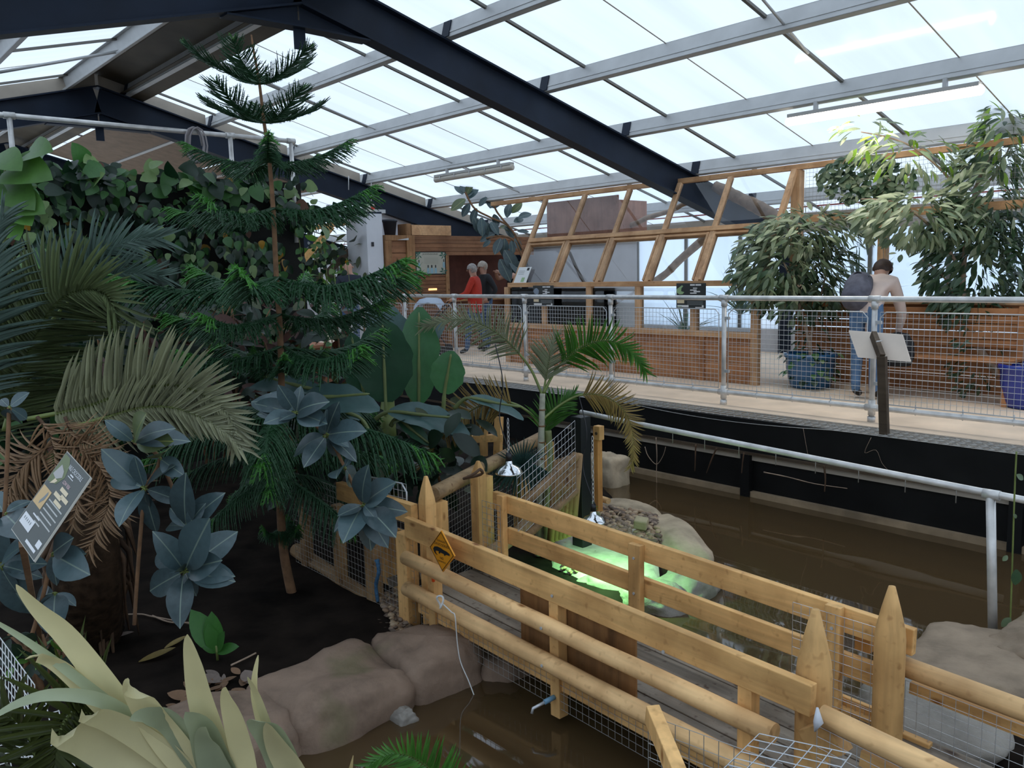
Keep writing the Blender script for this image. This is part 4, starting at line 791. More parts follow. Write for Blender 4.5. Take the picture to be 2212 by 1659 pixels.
L_fic=[leafmesh('ficus%d'%i,P_ell(.165),m_fic[i],.22,.25,6) for i in range(4)]+[leafmesh('ficusr%d'%i,P_ell(.34),m_fic[i],.1,.2,6) for i in (0,1)]
# ================================================================ left-hand planting
# climbing pothos on a tall screen, scaffold rail above it
XI=-9.35
iw=thing('ivy_screen','tall screen thickly covered with climbing pothos leaves, some yellow','climbing plant',(XI,3.2,-.6))
MB().bb((XI-.28,.6,-.6),(XI-.22,5.0,2.62)).build('screen_board',flat('screen_shade',(.006,.006,.004),.9),iw)  # board coloured near-black to give the shade in gaps between leaves
items=[]
def ztop(y): return 2.70+.10*noise.noise(V((y*1.7,3,0)))-max(0,y-4.6)*.6
for k in range(4000):
    y=R.uniform(.9,5.35); z=R.uniform(-.2,ztop(y)); 
    if y>5.0 and R.random()<.55: continue
    if z<2.05 and y>4.75-.25*R.random(): continue
    if noise.noise(V((y*3.1,z*3.1,4)))<-.16 and R.random()<.8: continue
    top=z>ztop(y)-.35; x=XI+R.uniform(-.2,.2)+.12*noise.noise(V((y*2,z*2,9))); n=V((1,-.35+R.uniform(-1.1,1.1),R.uniform(-.1,1.5)))
    d=V((R.uniform(-.1,.4),R.uniform(-.7,.7),-1.0 if not top else R.uniform(-.9,.5))); s=R.uniform(.08,.155)*(1.6 if top and R.random()<.35 else 1)
    q=R.random(); kind=0 if q<.50 else 1 if q<.84 else 2 if q<.955 else 4 if q<.972 else (3 if z>1.3 or q>.99 else 1)
    items.append((frame((x,y,z),d,n,s),kind))
for k in range(9):   # strands trailing at the right edge
    y=R.uniform(4.7,5.5); z=R.uniform(1.6,2.3); L=R.uniform(.5,1.3); x=XI+R.uniform(-.15,.2)
    MB().tube([(x,y,z),(x+.02,y+.03,z-L*.5),(x,y,z-L)],.004,4).build('trailing_stem',m_stem,iw)
    for j in range(int(L*12)): items.append((frame((x,y,z-L*R.random()),(R.uniform(-1,1),R.uniform(-1,1),-.8),(1,-.5,R.uniform(0,.6)),R.uniform(.05,.09)),R.choice((0,0,1,1,2,3) if j%7==0 else (0,1,1,2))))
foliage(iw,ivyM,items,300)
L_bigp=[leafmesh('bigpothos%d'%i,P_heart(.36),m_big,.15,.2,8,seed=i) for i in range(2)]
bp=thing('large_pothos','large bright green climbing leaves at the left edge above the palm','climbing plant',pd(20,420,6.2))
its=[]
for (bx,by,tx,ty,s) in ((18,365,88,372,1),(5,395,-20,420,1),(-5,400,55,432,1),(15,435,75,445,1),(20,450,55,470,1),(0,470,30,500,1),(-10,340,30,352,1),(60,330,95,318,.8),(30,560,70,572,.8),(60,575,100,560,.8),(70,600,105,590,.7)):
    b_,t_=pd(bx,by,6.2),pd(tx,ty,6.0); its.append((frame(b_,t_-b_,-ray(bx,by)+V((0,0,900)),(t_-b_).length*1.15),R.randrange(2)))
foliage(bp,L_bigp,its); MB().tube(spline([pd(-20,620,6.4),pd(10,520,6.3),pd(5,430,6.25),pd(15,350,6.25)]),.012,6).build('stem',m_stem,bp)
sc=thing('scaffold_rail','high grey scaffold rail on posts above the ivy screen','railing',(-9.5,3.3,2.6))
XS=-9.5; MB().tube([(XS,.4,3.1),(XS,aX(628,302,XS).y,3.1)],.0265,12).build('top_rail',m_pipe,sc)
for (x,y) in ((20,254),(497,292),(628,302)):
    p=aX(x,y,XS); MB().tube([(XS,p.y,3.09),(XS,p.y,2.3 if x<600 else 1.9)],.025,12).build('post',m_pipe,sc); MB().tube([(XS,p.y-.05,3.1),(XS,p.y+.05,3.1)],.034,12).build('tee_fitting',m_pipe,sc)
cc=MB(); c=aX(415,285,XS+.04)
pts=[]
for k in range(60):
    a=k/60*2*pi*5; pts.append(c+V((.03*sin(a*.3),.10*cos(a)+.01*k/10,-.14+.19*sin(a))))
cc.tube(pts,.010,5); cc.build('cable_coil',flat('cable_grey',(.30,.27,.27),.6),None,label='coil of grey cable hung over the high scaffold rail',cat='cable')
# ---------------------------------------------------------------- Norfolk Island pine
XN=-5.22
def pn(x,y): return aX(x,y,XN)
pine=thing('norfolk_pine','tall slender Norfolk Island pine with tiered feathery branches','tree',pn(632,1282))
tr=spline([pn(*q) for q in ((632,1290),(614,1200),(606,1100),(606,1000),(608,830),(604,700),(597,600),(590,450),(580,330),(570,262),(560,178),(548,110),(543,75))],5)
MB().tube(tr,[lerp(.036,.005,(i/(len(tr)-1))**.75) for i in range(len(tr))],10).build('trunk',m_bark,pine)
def pinebranch(name,droop,tip,seed,curve,LL=.235):
    rr=random.Random(seed); mb=MB(); n=40; Q=[V((t,.02*sin(t*5+seed),curve(t))) for t in [i/10 for i in range(11)]]
    mb.tube(Q,[lerp(.016,.006,i/10) for i in range(11)],5)
    def sprig(p,d,L,m):
        d=d.normalized(); pts=[p]
        for j in range(1,4): pts.append(p+d*L*j/3+V((0,0,-droop*L*(j/3)**2)))
        mb.tube(pts,[.0075,.008,.0075,.003],4,False,m)
        for j in range(9):
            q=lerp(pts[j//3],pts[min(3,j//3+1)],(j%3)/3); a=rr.uniform(0,2*pi); o=V((cos(a)*d.y,-cos(a)*d.x,sin(a)))
            e=q+(o+d*.8).normalized()*.045; s=d.cross(o); s=s.normalized()*.006 if s.length>.01 else V((0,0,.006)); mb.add([q-s,q+s,e],[(0,1,2)],False,m)
    for i in range(n):
        t=.10+.9*(i+.5)/n; k=min(9,int(t*10)); p=lerp(Q[k],Q[k+1],t*10-k); L=LL*(.55+.6*sin(pi*min(1,t*.85+.1)))*(1 if t<.9 else .7)
        for e in (-1,1):
            a=rad(lerp(62,32,t))+rr.uniform(-.15,.15); d=V((cos(a),e*sin(a),rr.uniform(-.1,.25)-droop*.35)); sprig(p,d,L*rr.uniform(.8,1.15),1 if (t>tip and rr.random()<.8) else 0)
    sprig(Q[-1],V((1,0,.2)),.12,1)
    return mb.mesh(name,[m_pinel,m_pinet])
PB=[pinebranch('pine_up',-.25,.97,1,lambda t:.34*t*t-.02,.33),pinebranch('pine_flat',.5,.84,2,lambda t:-.10*sin(pi*t)+.06*t*t),pinebranch('pine_droop',.9,.86,3,lambda t:.05*sin(pi*t)-.08*t*t)]
def lookuptrunk(y): # trunk point at photo row y
    return min(tr,key=lambda p:abs(p.z-pn(590,y).z))
for (y,n,L,el,kind,rot) in ((176,5,.40,.12,0,.5),(263,5,.46,.04,0,.2),(350,5,.56,.12,1,.7),(440,5,.72,.02,1,.35),(600,6,1.02,.0,1,.25),(690,4,.80,.02,1,.6),(745,4,.86,.02,1,.1),(810,5,.30,.35,1,.9),(885,5,1.0,-.10,2,.62),(960,4,.72,-.12,2,1.1),(1035,4,.66,-.35,2,.2),(1150,3,.16,.1,1,.4)):
    p=lookuptrunk(y)
    for k in range(n):
        a=rot+2*pi*k/n+R.uniform(-.12,.12); e=el+R.uniform(-.06,.06); d=V((cos(a)*cos(e),sin(a)*cos(e),sin(e)))
        l=L*R.uniform(.85,1.1); o=link('branch',PB[kind],pine,frame(p,d,ZU,l,max(l*.85,.42),max(l*.85,.42)))
# ---------------------------------------------------------------- date palm
ph=thing('date_palm','date palm with long arching grey-green fronds and dead skirt at the left','palm',aZ(190,1360,-.6))
D=4.4
def F(L,d,**kw): return [pd(x,y,d+(i*kw.get('dd',0))) for i,(x,y) in enumerate(L)]
vw=-(_f)  # towards the viewer
frond(ph,F([(10,930),(34,841),(51,794),(78,730),(111,669),(145,638),(179,626),(209,627),(236,642),(255,672)],4.7,dd=-.03),.016,L_phx2,70,.50,.021,58,.15,.05,nrm=vw,own=True)
frond(ph,F([(60,905),(180,880),(294,842),(371,832),(422,844),(473,875),(500,902),(514,940)],4.3,dd=-.02),.014,L_phx,64,.34,.022,66,.15,.12,nrm=vw,own=True)
frond(ph,F([(150,925),(233,900),(304,881),(371,880),(439,903),(490,935),(515,962)],4.25,dd=-.02),.012,L_phx,50,.22,.016,50,.1,.2,nrm=vw,own=True)
frond(ph,F([(30,820),(100,700),(165,590),(225,540),(290,520),(335,515)],5.3),.014,L_phxb,54,.42,.021,50,.2,.15,nrm=vw)
frond(ph,F([(60,760),(140,660),(220,600),(300,590),(340,595)],5.2),.012,L_phxb,34,.34,.014,45,.2,.45,nrm=vw)
frond(ph,F([(-60,900),(-30,760),(-10,620),(-8,520),(10,470)],4.2),.014,L_phxb,50,.30,.014,60,.1,.05,nrm=vw)
frond(ph,F([(-40,1000),(0,880),(20,760),(40,660),(60,610)],5.0),.014,L_phx2,44,.40,.016,55,.1,.1,nrm=vw)
for (L,n,l) in (([(120,950),(180,975),(225,1020),(238,1080),(215,1140),(195,1185)],40,.20),([(110,960),(60,1000),(30,1040),(20,1090)],30,.20),([(140,900),(165,950),(200,960),(240,985)],26,.17),([(80,900),(110,940),(120,1000),(110,1050)],30,.16),([(150,1000),(170,1060),(160,1130)],24,.15)):
    frond(ph,F(L,4.0),.009,L_dead,n,l,.008,55,.3,.1,nrm=vw,jit=.4,name='dead_frond',stemmat=m_brown)
mb=MB(); q=aZ(195,1365,-.62)
tk=[pd(175,1000,4.9),pd(185,1120,4.8),pd(190,1250,4.7),V((q.x,q.y,-.62))]; MB().tube(spline(tk),[.13,.14,.15,.155,.155,.16,.16,.165,.165,.17,.17,.17,.175,.175,.175,.18,.18,.18,.19][:len(spline(tk))],12).build('trunk',flat('palm_fibre',(.035,.021,.012),.95,spec=.1,var=.5,scale=18,bump=1.0),ph)
for k in range(90):
    t=R.random(); c=lerp(tk[1],tk[3],t); a=R.uniform(0,2*pi); o=V((cos(a),sin(a),0))*.18; MB().tube([c+o*.9+V((0,0,.1)),c+o*1.25,c+o*R.uniform(1.0,1.5)+V((0,0,-R.uniform(.1,.35)))],[.022,.016,.004],5).build('leaf_base',m_brown,ph)
# ---------------------------------------------------------------- rubber plants
def rubber(name,lab,nodes,d,stems,group=None,scale=1.0):
    c=pd(*nodes[0][0],d); t=thing(name,lab,'plant',c,group); its=[]
    for (nx_,ny_),tips in nodes:
        for tp in tips:
            dj=R.uniform(-.18,.18); b_=pd(nx_,ny_,d+R.uniform(-.03,.03)); t_=pd(tp[0],tp[1],d+dj-.05); v_=t_-b_; L_=v_.length*1.05; b2=b_+v_*.10
            n=(vw*R.uniform(.5,1.2)+ZU*R.uniform(.3,1.0)+V((R.uniform(-.3,.3),R.uniform(-.3,.3),0))); k=3 if len(tp)>2 else R.choice((0,1,1,2))
            its.append((frame(b2,v_,n,L_*.95),k)); MB().tube([b_,b2],.004,5).build('petiole',m_stem,t)
    foliage(t,L_rub,its)
    for s in stems: MB().tube(spline([pd(x,y,d+.03) for x,y in s]),.009*scale,7).build('stem',m_bark,t)
    return t
rubber('rubber_plant','rubber plant with dark grey-green oval leaves below the arching palm fronds',[
 ((312,1055),[(228,977),(253,1103),(333,1145),(358,1002),(291,994),(392,1082),(314,1099),(235,1020),(262,985)]),
 ((398,1234),[(316,1276),(381,1329),(423,1284),(491,1238),(493,1251),(354,1166),(442,1133),(501,1150),(453,1213),(337,1187),(372,1225)]),
 ((404,1141),[(388,1044),(453,1074),(426,1099),(370,1100),(355,1125)]),
 ((290,955),[(300,900,1),(236,912),(358,950,1),(345,915),(385,935)]),((345,990),[(352,965,1),(322,985),(375,1030),(385,1020)])],3.9,[[(290,955),(345,990),(312,1055)],[(345,990),(375,1060),(404,1141),(398,1234)],[(290,1350),(300,1200),(312,1055)]])
rubber('rubber_plant','rubber plant with broad dark leaves at the lower left behind the sign stake',[
 ((112,1196),[(178,1196),(182,1236),(150,1165),(120,1260)]),((0,1221),[(88,1213),(80,1238),(58,1325),(-20,1140),(40,1170),(30,1280)]),((120,1280),[(160,1300),(90,1330),(110,1350),(60,1290)]),((10,1110),[(60,1075),(45,1140),(-20,1060)]),((20,880),[(52,850),(0,860),(30,920),(60,905)])],3.6,[[(60,1400),(90,1300),(112,1196)],[(-10,1400),(-5,1300),(0,1221)],[(0,1221),(10,1110),(20,880)]])
rubber('rubber_plant','rubber plant branch with dark leaves drooping over the left fence',[
 ((640,893),[(556,872),(565,888),(585,848),(605,838),(648,838),(675,860),(580,905),(610,900),(690,905),(545,850)]),
 ((705,940),[(625,968),(660,1002),(738,908),(750,962),(768,980),(722,880),(735,985),(770,925),(757,940),(700,890)]),
 ((745,1010),[(775,1020),(758,985),(770,1050),(715,1010)]),
 ((785,1090),[(832,1045),(718,1138),(746,1150),(808,1116),(775,1030),(782,1040),(828,1172),(802,1182),(860,1100),(845,1140),(735,1110)])],4.55,[[(590,870),(640,893),(705,940),(745,1010),(785,1090),(840,1130)]])
# ---------------------------------------------------------------- banana plants
def bprof(t): return .34*(sin(pi*min(1,t*.96+.03)))**.6*(1+.05*sin(t*23))
BL=[leafmesh('banana%d'%i,bprof,m_,dr,.18,12,wob=.012,seed=i) for i,(m_,dr) in enumerate(((m_ban,.10),(m_ban2,.30),(m_ban3,.06)))]
bn_=thing('banana_plant','banana plant with broad upright paddle leaves in front of the railing','plant',aZ(840,1100,-.5)); its=[]
for (bx,by,tx,ty,w,k,d,nz) in ((833,868,826,690,1.05,2,6.6,.1),(905,870,905,664,.66,0,6.8,.1),(880,830,812,648,.8,1,7.0,.3),(960,850,975,760,1.15,0,6.5,.2),(650,862,806,850,.75,1,5.9,1.2),(700,850,545,805,.55,1,6.0,1.4),(880,800,945,690,.6,1,7.1,.4),(840,890,1010,905,.6,1,6.3,1.2),(780,905,700,870,.6,1,6.1,1.2),(860,905,930,960,.5,2,6.3,.8),(790,870,758,720,.6,2,7.0,.2),(1010,860,1130,880,.4,1,6.5,1.3)):
    b_,t_=pd(bx,by,d),pd(tx,ty,d-.1); v_=t_-b_; L_=v_.length; its.append((frame(b_,v_,vw+ZU*nz,L_,L_*w*1.0,L_),k)); MB().tube(spline([b_-v_*.25-ZU*.1,b_,b_+v_*.5,b_+v_*.95]),[.018]*6+[.014]*6+[.010]*6+[.004],6).build('midrib',leafmat('midrib',(.22,.26,.10)) if 'midrib' not in bpy.data.materials else bpy.data.materials['midrib'],bn_)
foliage(bn_,BL,its)
MB().tube([aZ(840,1100,-.55),pd(835,950,6.6),pd(838,860,6.7)],[.09,.08,.05],12).build('pseudostem',m_stem,bn_)
# ---------------------------------------------------------------- dark undergrowth that fills the depth behind
def shrub(lab,x0,x1,y0,y1,d0,d1,n,kinds,smin,smax,seed,nm=120,name='shrub'):
    rr=random.Random(seed); c=pd((x0+x1)/2,y1,(d0+d1)/2); t=thing(name,lab,'shrub',(c.x,c.y,max(c.z,-.6))); its=[]
    for k in range(n):
        x,y=rr.uniform(x0,x1),rr.uniform(y0,y1); dd=rr.uniform(d0,d1); p=pd(x,y,dd); its.append((frame(p,(rr.uniform(-1,1),rr.uniform(-1,1),rr.uniform(-.9,.4)),vw*.6+V((rr.uniform(-.6,.6),rr.uniform(-.6,.6),rr.uniform(.2,1))),rr.uniform(smin,smax)),rr.choice(kinds)))
    foliage(t,DK,its,nm)
    for k in range(7): x=rr.uniform(x0,x1); p=pd(x,y1,(d0+d1)/2); MB().tube([V((p.x,p.y,min(p.z,-.3))),pd(x+rr.uniform(-30,30),(y0+y1)/2,(d0+d1)/2),pd(x+rr.uniform(-50,50),y0,(d0+d1)/2)],[.014,.010,.005],6).build('stem',m_bark,t)
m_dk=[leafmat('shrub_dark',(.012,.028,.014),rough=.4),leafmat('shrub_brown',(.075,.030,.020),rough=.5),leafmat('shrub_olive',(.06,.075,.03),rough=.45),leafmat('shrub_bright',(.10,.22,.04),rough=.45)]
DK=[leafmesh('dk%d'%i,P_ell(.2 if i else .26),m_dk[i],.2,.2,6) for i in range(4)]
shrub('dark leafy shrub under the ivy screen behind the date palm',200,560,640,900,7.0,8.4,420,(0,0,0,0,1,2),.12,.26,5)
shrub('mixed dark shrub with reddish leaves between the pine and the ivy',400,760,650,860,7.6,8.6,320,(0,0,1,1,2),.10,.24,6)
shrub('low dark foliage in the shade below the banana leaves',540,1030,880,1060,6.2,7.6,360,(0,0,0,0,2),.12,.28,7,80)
shrub('pale green plant by the far end of the railing',600,760,740,800,10.5,11.5,90,(2,3,3,0),.10,.2,8,60)
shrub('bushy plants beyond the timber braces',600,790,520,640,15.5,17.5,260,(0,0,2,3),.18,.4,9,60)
shrub('low green seedlings beside the sign stake',20,150,1370,1440,3.5,3.8,60,(0,0,3),.05,.10,10,60)
bx_=pd(655,715,11.2); pt=thing('terracotta_planter','terracotta coloured box planter behind the pine','planter',(bx_.x,bx_.y,0)); MB().box((bx_.x,bx_.y,.30),(.75,.4,.55)).build('tub',flat('terracotta',(.36,.15,.08),.8,var=.2),pt,.02); MB().box((bx_.x,bx_.y,.58),(.79,.44,.05)).build('rim',bpy.data.materials['terracotta'],pt,.01)
cq=aX(580,560,-11.6); MB().bb((cq.x-.08,cq.y-.1,-.6),(cq.x+.08,cq.y+.1,3.2)).build('steel_post',m_black,None,label='black steel post behind the pine trunk',cat='post')
# ================================================================ rocks, island, lamps, areca palm
def rock(c,rx,ry,rz,seed,rotz=0,lab='',flat_=1.0,mat=None,amp=.22,box=.55,name='boulder',parent=None,n=26):
    """rounded block: superellipsoid with layered noise"""
    vs=[];fs=[]; Mz=Matrix.Rotation(rotz,3,'Z'); m=n*2; e=box
    sg=lambda v_,p: math.copysign(abs(v_)**p,v_)
    for i in range(n+1):
        a=-pi/2+pi*i/n
        for j in range(m):
            b=2*pi*j/m; p=V((sg(cos(a),e)*sg(cos(b),e),sg(cos(a),e)*sg(sin(b),e),sg(sin(a),e)))
            q=p*1.3+V((seed*7.1,seed*3.3,0)); k=1+amp*noise.noise(q)+amp*.45*noise.noise(q*2.7)+amp*.16*noise.noise(q*7)
            vs.append(V(c)+Mz@V((p.x*rx*k,p.y*ry*k,p.z*rz*k)))
    for i in range(n):
        for j in range(m): fs.append((i*m+j,i*m+(j+1)%m,(i+1)*m+(j+1)%m,(i+1)*m+j))
    return MB().add(vs,fs,True).build(name,mat or m_rock,parent,**({} if parent else dict(label=lab,cat='rock')))
def rockmat(name,c,moss=.0,dark=.5):
    m,t,b=nt(name); g=node(t,'ShaderNodeTexCoord'); n=node(t,'ShaderNodeTexNoise',i_Scale=3.2,i_Detail=8.0,i_Roughness=.62); n2=node(t,'ShaderNodeTexNoise',i_Scale=2.1,i_Detail=3.0); n3=node(t,'ShaderNodeTexNoise',i_Scale=26.0,i_Detail=4.0)
    for k in (n,n2,n3): t.links.new(g.outputs['Object'],k.inputs['Vector'])
    col=ramp(t,n.outputs[0],[(.28,tuple(k*dark for k in c)),(.5,c),(.75,tuple(min(1,k*1.35) for k in c))])
    ms=ramp(t,n2.outputs[0],[(.60,(0,0,0)),(.70,(moss,moss,moss))]); mx=node(t,'ShaderNodeMix',data_type='RGBA'); t.links.new(ms,mx.inputs[0]); t.links.new(col,mx.inputs[6]); mx.inputs[7].default_value=(.07,.10,.02,1)
    t.links.new(mx.outputs[2],b.inputs['Base Color']); b.inputs['Roughness'].default_value=.85; b.inputs['Specular IOR Level'].default_value=.25
    bp_=node(t,'ShaderNodeBump',i_Strength=.55,i_Distance=.03); ad=node(t,'ShaderNodeMath',operation='ADD'); t.links.new(n.outputs[0],ad.inputs[0]); ml=node(t,'ShaderNodeMath',operation='MULTIPLY'); ml.inputs[1].default_value=.25; t.links.new(n3.outputs[0],ml.inputs[0]); t.links.new(ml.outputs[0],ad.inputs[1]); t.links.new(ad.outputs[0],bp_.inputs['Height']); t.links.new(bp_.outputs[0],b.inputs['Normal']); return m
m_r1=rockmat('bank_rock',(.25,.172,.122),.35); m_r2=rockmat('tan_rock',(.42,.33,.225),.15,.62); m_r4=rockmat('right_rock',(.30,.225,.155),.2,.6); m_r3=rockmat('grey_rock',(.27,.245,.21),.4,.6)
rock((-3.80,1.25,-.86),.33,.50,.27,1,0,'low brown rock of the bank partly hidden by the pale blades',mat=m_r1,amp=.14,box=.5)
rock((-3.80,2.00,-.86),.33,.40,.285,2,.06,'largest smooth brown boulder on the near pond bank',mat=m_r1,amp=.13,box=.45)
rock((-3.78,2.60,-.86),.31,.29,.285,3,-.1,'brown boulder with a mossy edge beside the bridge end',mat=m_r1,amp=.14,box=.45)
rock((-3.66,2.98,-.93),.30,.24,.24,4,.1,'wedge-shaped mossy rock under the bridge end',mat=m_r1,amp=.2)
rock((-3.45,2.22,-.82),.065,.06,.08,5,0,'small pale stone at the foot of the bank boulders',mat=m_r3)
# island
rock((-4.16,5.38,-.80),.66,.20,.16,11,-.64,'long smooth tan boulder edging the gravel island',mat=m_r2,amp=.13,box=.75)
rock((-5.05,5.80,-.80),.36,.14,.13,12,.15,'tan boulder at the back rim of the gravel island',mat=m_r2,amp=.12,box=.7)
a=aZ(1485,1262,-.74); rock((a.x,a.y,-.82),.20,.24,.16,13,.3,'grey boulder at the right tip of the island',mat=m_r3)
a=aZ(1400,1300,-.74); rock((a.x-.05,a.y+.1,-.82),.26,.18,.15,14,.1,'grey boulder seen under the far bridge rail',mat=m_r3)
a=aZ(1330,1280,-.74); rock((a.x-.15,a.y+.12,-.80),.26,.18,.12,15,.4,'low grey rock in front of the green-lit sand',mat=m_r3)
a=aZ(1312,1005,-.6); rock((a.x,a.y,-.72),.22,.2,.24,16,0,'pale rock in the dark behind the orange post',mat=m_r2)
# right bank
a=aZ(2120,1470,-.68); rock((a.x,a.y+.1,-.72),.40,.50,.17,21,.2,'broad tan rock below the low handrail post',mat=m_r4,amp=.15)
a=aZ(1990,1560,-.68); rock((a.x,a.y+.05,-.74),.32,.36,.15,22,.5,'flat grey-brown rock behind the right-hand fence mesh',mat=m_r3,amp=.15)
a=aZ(2230,1440,-.66); rock((a.x+.15,a.y+.2,-.68),.35,.4,.2,23,0,'tan rock at the right edge beside the trailing vine',mat=m_r4)
def pebbles(name,lab,pts,smin,smax,mats,nown,seed,cat='pebbles'):
    rr=random.Random(seed); t=thing(name,lab,cat,pts[0]); ms=[]
    for k,m_ in enumerate(mats):
        mb=MB(); 
        vs=[];fs=[]
        for i in range(5):
            a=-pi/2+pi*i/4
            for j in range(7): b=2*pi*j/7; vs.append((cos(a)*cos(b)*(1+.2*rr.random()),cos(a)*sin(b)*.75,sin(a)*.5))
        for i in range(4):
            for j in range(7): fs.append((i*7+j,i*7+(j+1)%7,(i+1)*7+(j+1)%7,(i+1)*7+j))
        ms.append(mb.add(vs,fs,True).mesh('pebble%d'%k,m_))
    its=[(frame(p,(rr.uniform(-1,1),rr.uniform(-1,1),rr.uniform(-.2,.2)),(rr.uniform(-.4,.4),rr.uniform(-.4,.4),1),rr.uniform(smin,smax)),rr.randrange(len(ms))) for p in pts]
    foliage(t,ms,its,nown,'pebble'); return t
peb=[flat('peb%d'%i,c,.7) for i,c in enumerate(((.27,.17,.10),(.40,.29,.18),(.12,.08,.055),(.24,.17,.12)))]
rr=random.Random(3)
def inpoly(x,y,P):
    c=False
    for (xa,ya),(xb,yb) in zip(P,P[1:]+P[:1]):
        if (ya>y)!=(yb>y) and x<(xb-xa)*(y-ya)/(yb-ya)+xa: c=not c
    return c
def scatter(P,n,z,seed):
    rr=random.Random(seed); xs=[p[0] for p in P]; ys=[p[1] for p in P]; out=[]
    while len(out)<n:
        x,y=rr.uniform(min(xs),max(xs)),rr.uniform(min(ys),max(ys))
        if inpoly(x,y,P): q=aZ(x,y,z); out.append(V((q.x,q.y,max(gz(q.x,q.y),z-.03)+rr.uniform(0,.025))))
    return out
pebbles('gravel_patch','brown pebbles heaped on the island beside the tan boulder',scatter([(1290,1088),(1380,1100),(1420,1110),(1425,1170),(1330,1170),(1285,1130)],700,-.66,1),.018,.042,peb,300,1)
pebbles('gravel_patch','scattered gravel at the foot of the left fence post',scatter([(815,1290),(885,1260),(890,1375),(855,1370)],420,-.67,2),.012,.03,peb,200,2)
pebbles('gravel_patch','loose pebbles lit green below the heat lamp',scatter([(1180,1180),(1250,1150),(1300,1180),(1320,1240),(1220,1230)],260,-.68,3),.012,.028,peb,160,3)
a=aZ(1385,1135,-.62); MB().box(a+V((0,0,.02)),(.11,.10,.08),Euler((.2,.1,.5)).to_matrix()).build('stone_block',rockmat('mossy_block',(.38,.32,.2),.9),None,.012,label='small mossy square stone on the island gravel',cat='stone')
# sandy island floor
sd=[aZ(x,y,-.685) for x,y in ((1175,1215),(1180,1160),(1240,1130),(1300,1120),(1400,1130),(1440,1190),(1440,1250),(1400,1270),(1310,1262),(1240,1245))]
ce=sum(sd,V())/len(sd); vs=[ce+V((0,0,.02))]; fs=[]
for ring in range(1,6):
    for p in sd: q=lerp(ce,p,ring/5); vs.append(V((q.x,q.y,-.672+.012*noise.noise(V((q.x*9,q.y*9,0)))-(.16 if ring==5 else 0))))
n=len(sd)
for j in range(n): fs.append((0,1+j,1+(j+1)%n))
for ring in range(4):
    for j in range(n): a_=1+ring*n; b_=1+(ring+1)*n; fs.append((a_+j,b_+j,b_+(j+1)%n,a_+(j+1)%n))
MB().add(vs,fs,True).build('floor_sand',flat('sand',(.42,.40,.33),.9,var=.2,scale=12,bump=.4),None,kind='structure',label='sandy floor of the island under the heat lamp')
# steel column, orange post, log stub
a=aZ(1258,1185,-.7); MB().bb((a.x-.055,a.y-.055,-.75),(a.x+.055,a.y+.055,.36)).build('steel_column',flat('column_black',(.006,.008,.009),.4),None,.004,label='black square steel column beside the hanging lamp chain',cat='column')
YO=5.35; a=aY(1291,922,YO); b=aY(1292,1086,YO)
op=thing('timber_post','bright orange-brown timber post with a bolted head block at the water edge','post',(b.x,YO,-.72))
MB().bb((a.x-.03,YO-.03,-.74),(a.x+.025,YO+.03,a.z)).build('post_shaft',m_orange,op,.003); MB().bb((a.x-.01,YO-.045,a.z-.11),(a.x+.06,YO+.02,a.z+.015)).build('head_block',m_pineZ,op,.004)
MB().tube([(a.x+.025,YO-.05,a.z-.05),(a.x+.025,YO-.04,a.z-.05)],.014,10).build('bolt',m_dark,op)
a=aY(1300,1077,YO+.1); MB().tube([a+V((-.05,0,0)),a+V((.10,-.02,0))],.028,12).build('log_stub',m_log,None,label='short cut log stub beside the orange post',cat='log')
# heat lamps on chains
m_chrome=flat('chrome',(.75,.76,.76),.12,1.0); m_green=flat('lamp_green',(.35,1.0,.40),.4,emit=6)
def heatlamp(lab,c,r,top,lit):
    t=thing('heat_lamp',lab,'lamp',c); c=V(c)
    MB().lathe(c,[(r*.22,r*.95),(r*.28,r*.62),(r*.70,r*.42),(r*.95,r*.08),(r,0),(r*.97,0),(r*.9,r*.08),(r*.66,r*.38),(r*.2,r*.58)],28).build('reflector',m_chrome,t)
    MB().lathe(c,[(0,r*1.5),(r*.2,r*1.45),(r*.24,r*.9),(0,r*.9)],16).build('socket',m_blk,t)
    MB().lathe(c,[(0,-r*.06),(r*.25,0),(r*.34,r*.18),(r*.2,r*.5),(0,r*.55)],16).build('bulb',m_green if lit else m_paper,t)
    n=int((top-c.z-r*1.5)/.030); mb=MB()
    for k in range(n):
        z=c.z+r*1.5+k*.030; p=c+V((0,0,0)); q=[]
        for j in range(9): a=2*pi*j/8; q.append(V((c.x+(.008*cos(a) if k%2 else 0),c.y+(0 if k%2 else .008*cos(a)),z+.020*sin(a))))
        mb.tube(q,.0026,4,False)
    mb.build('chain',m_galv,t,kind='stuff')
    MB().tube(spline([c+V((.02,0,r*1.4)),c+V((-.12,.03,.35)),c+V((-.10,.05,.6)),c+V((-.18,.06,.85))]),.004,5).build('flex',m_blk,t)
    return t
lc=pd(1282,1128,5.75); heatlamp('chrome dome heat lamp hanging on a chain over the green-lit sand',lc,.088,.38,True)
heatlamp('chrome dome lamp hanging behind the fan palm leaf',pd(1100,1022,5.6),.095,.55,False)
gl=bpy.data.lights.new('green_glow','SPOT'); gl.energy=60; gl.color=(.34,1.0,.36); gl.spot_size=rad(150); gl.spot_blend=.8; gl.shadow_soft_size=.05; go=bpy.data.objects.new('green_glow',gl); COL.objects.link(go); go.location=lc+V((0,0,-.03)); go.rotation_euler=(rad(8),0,0)
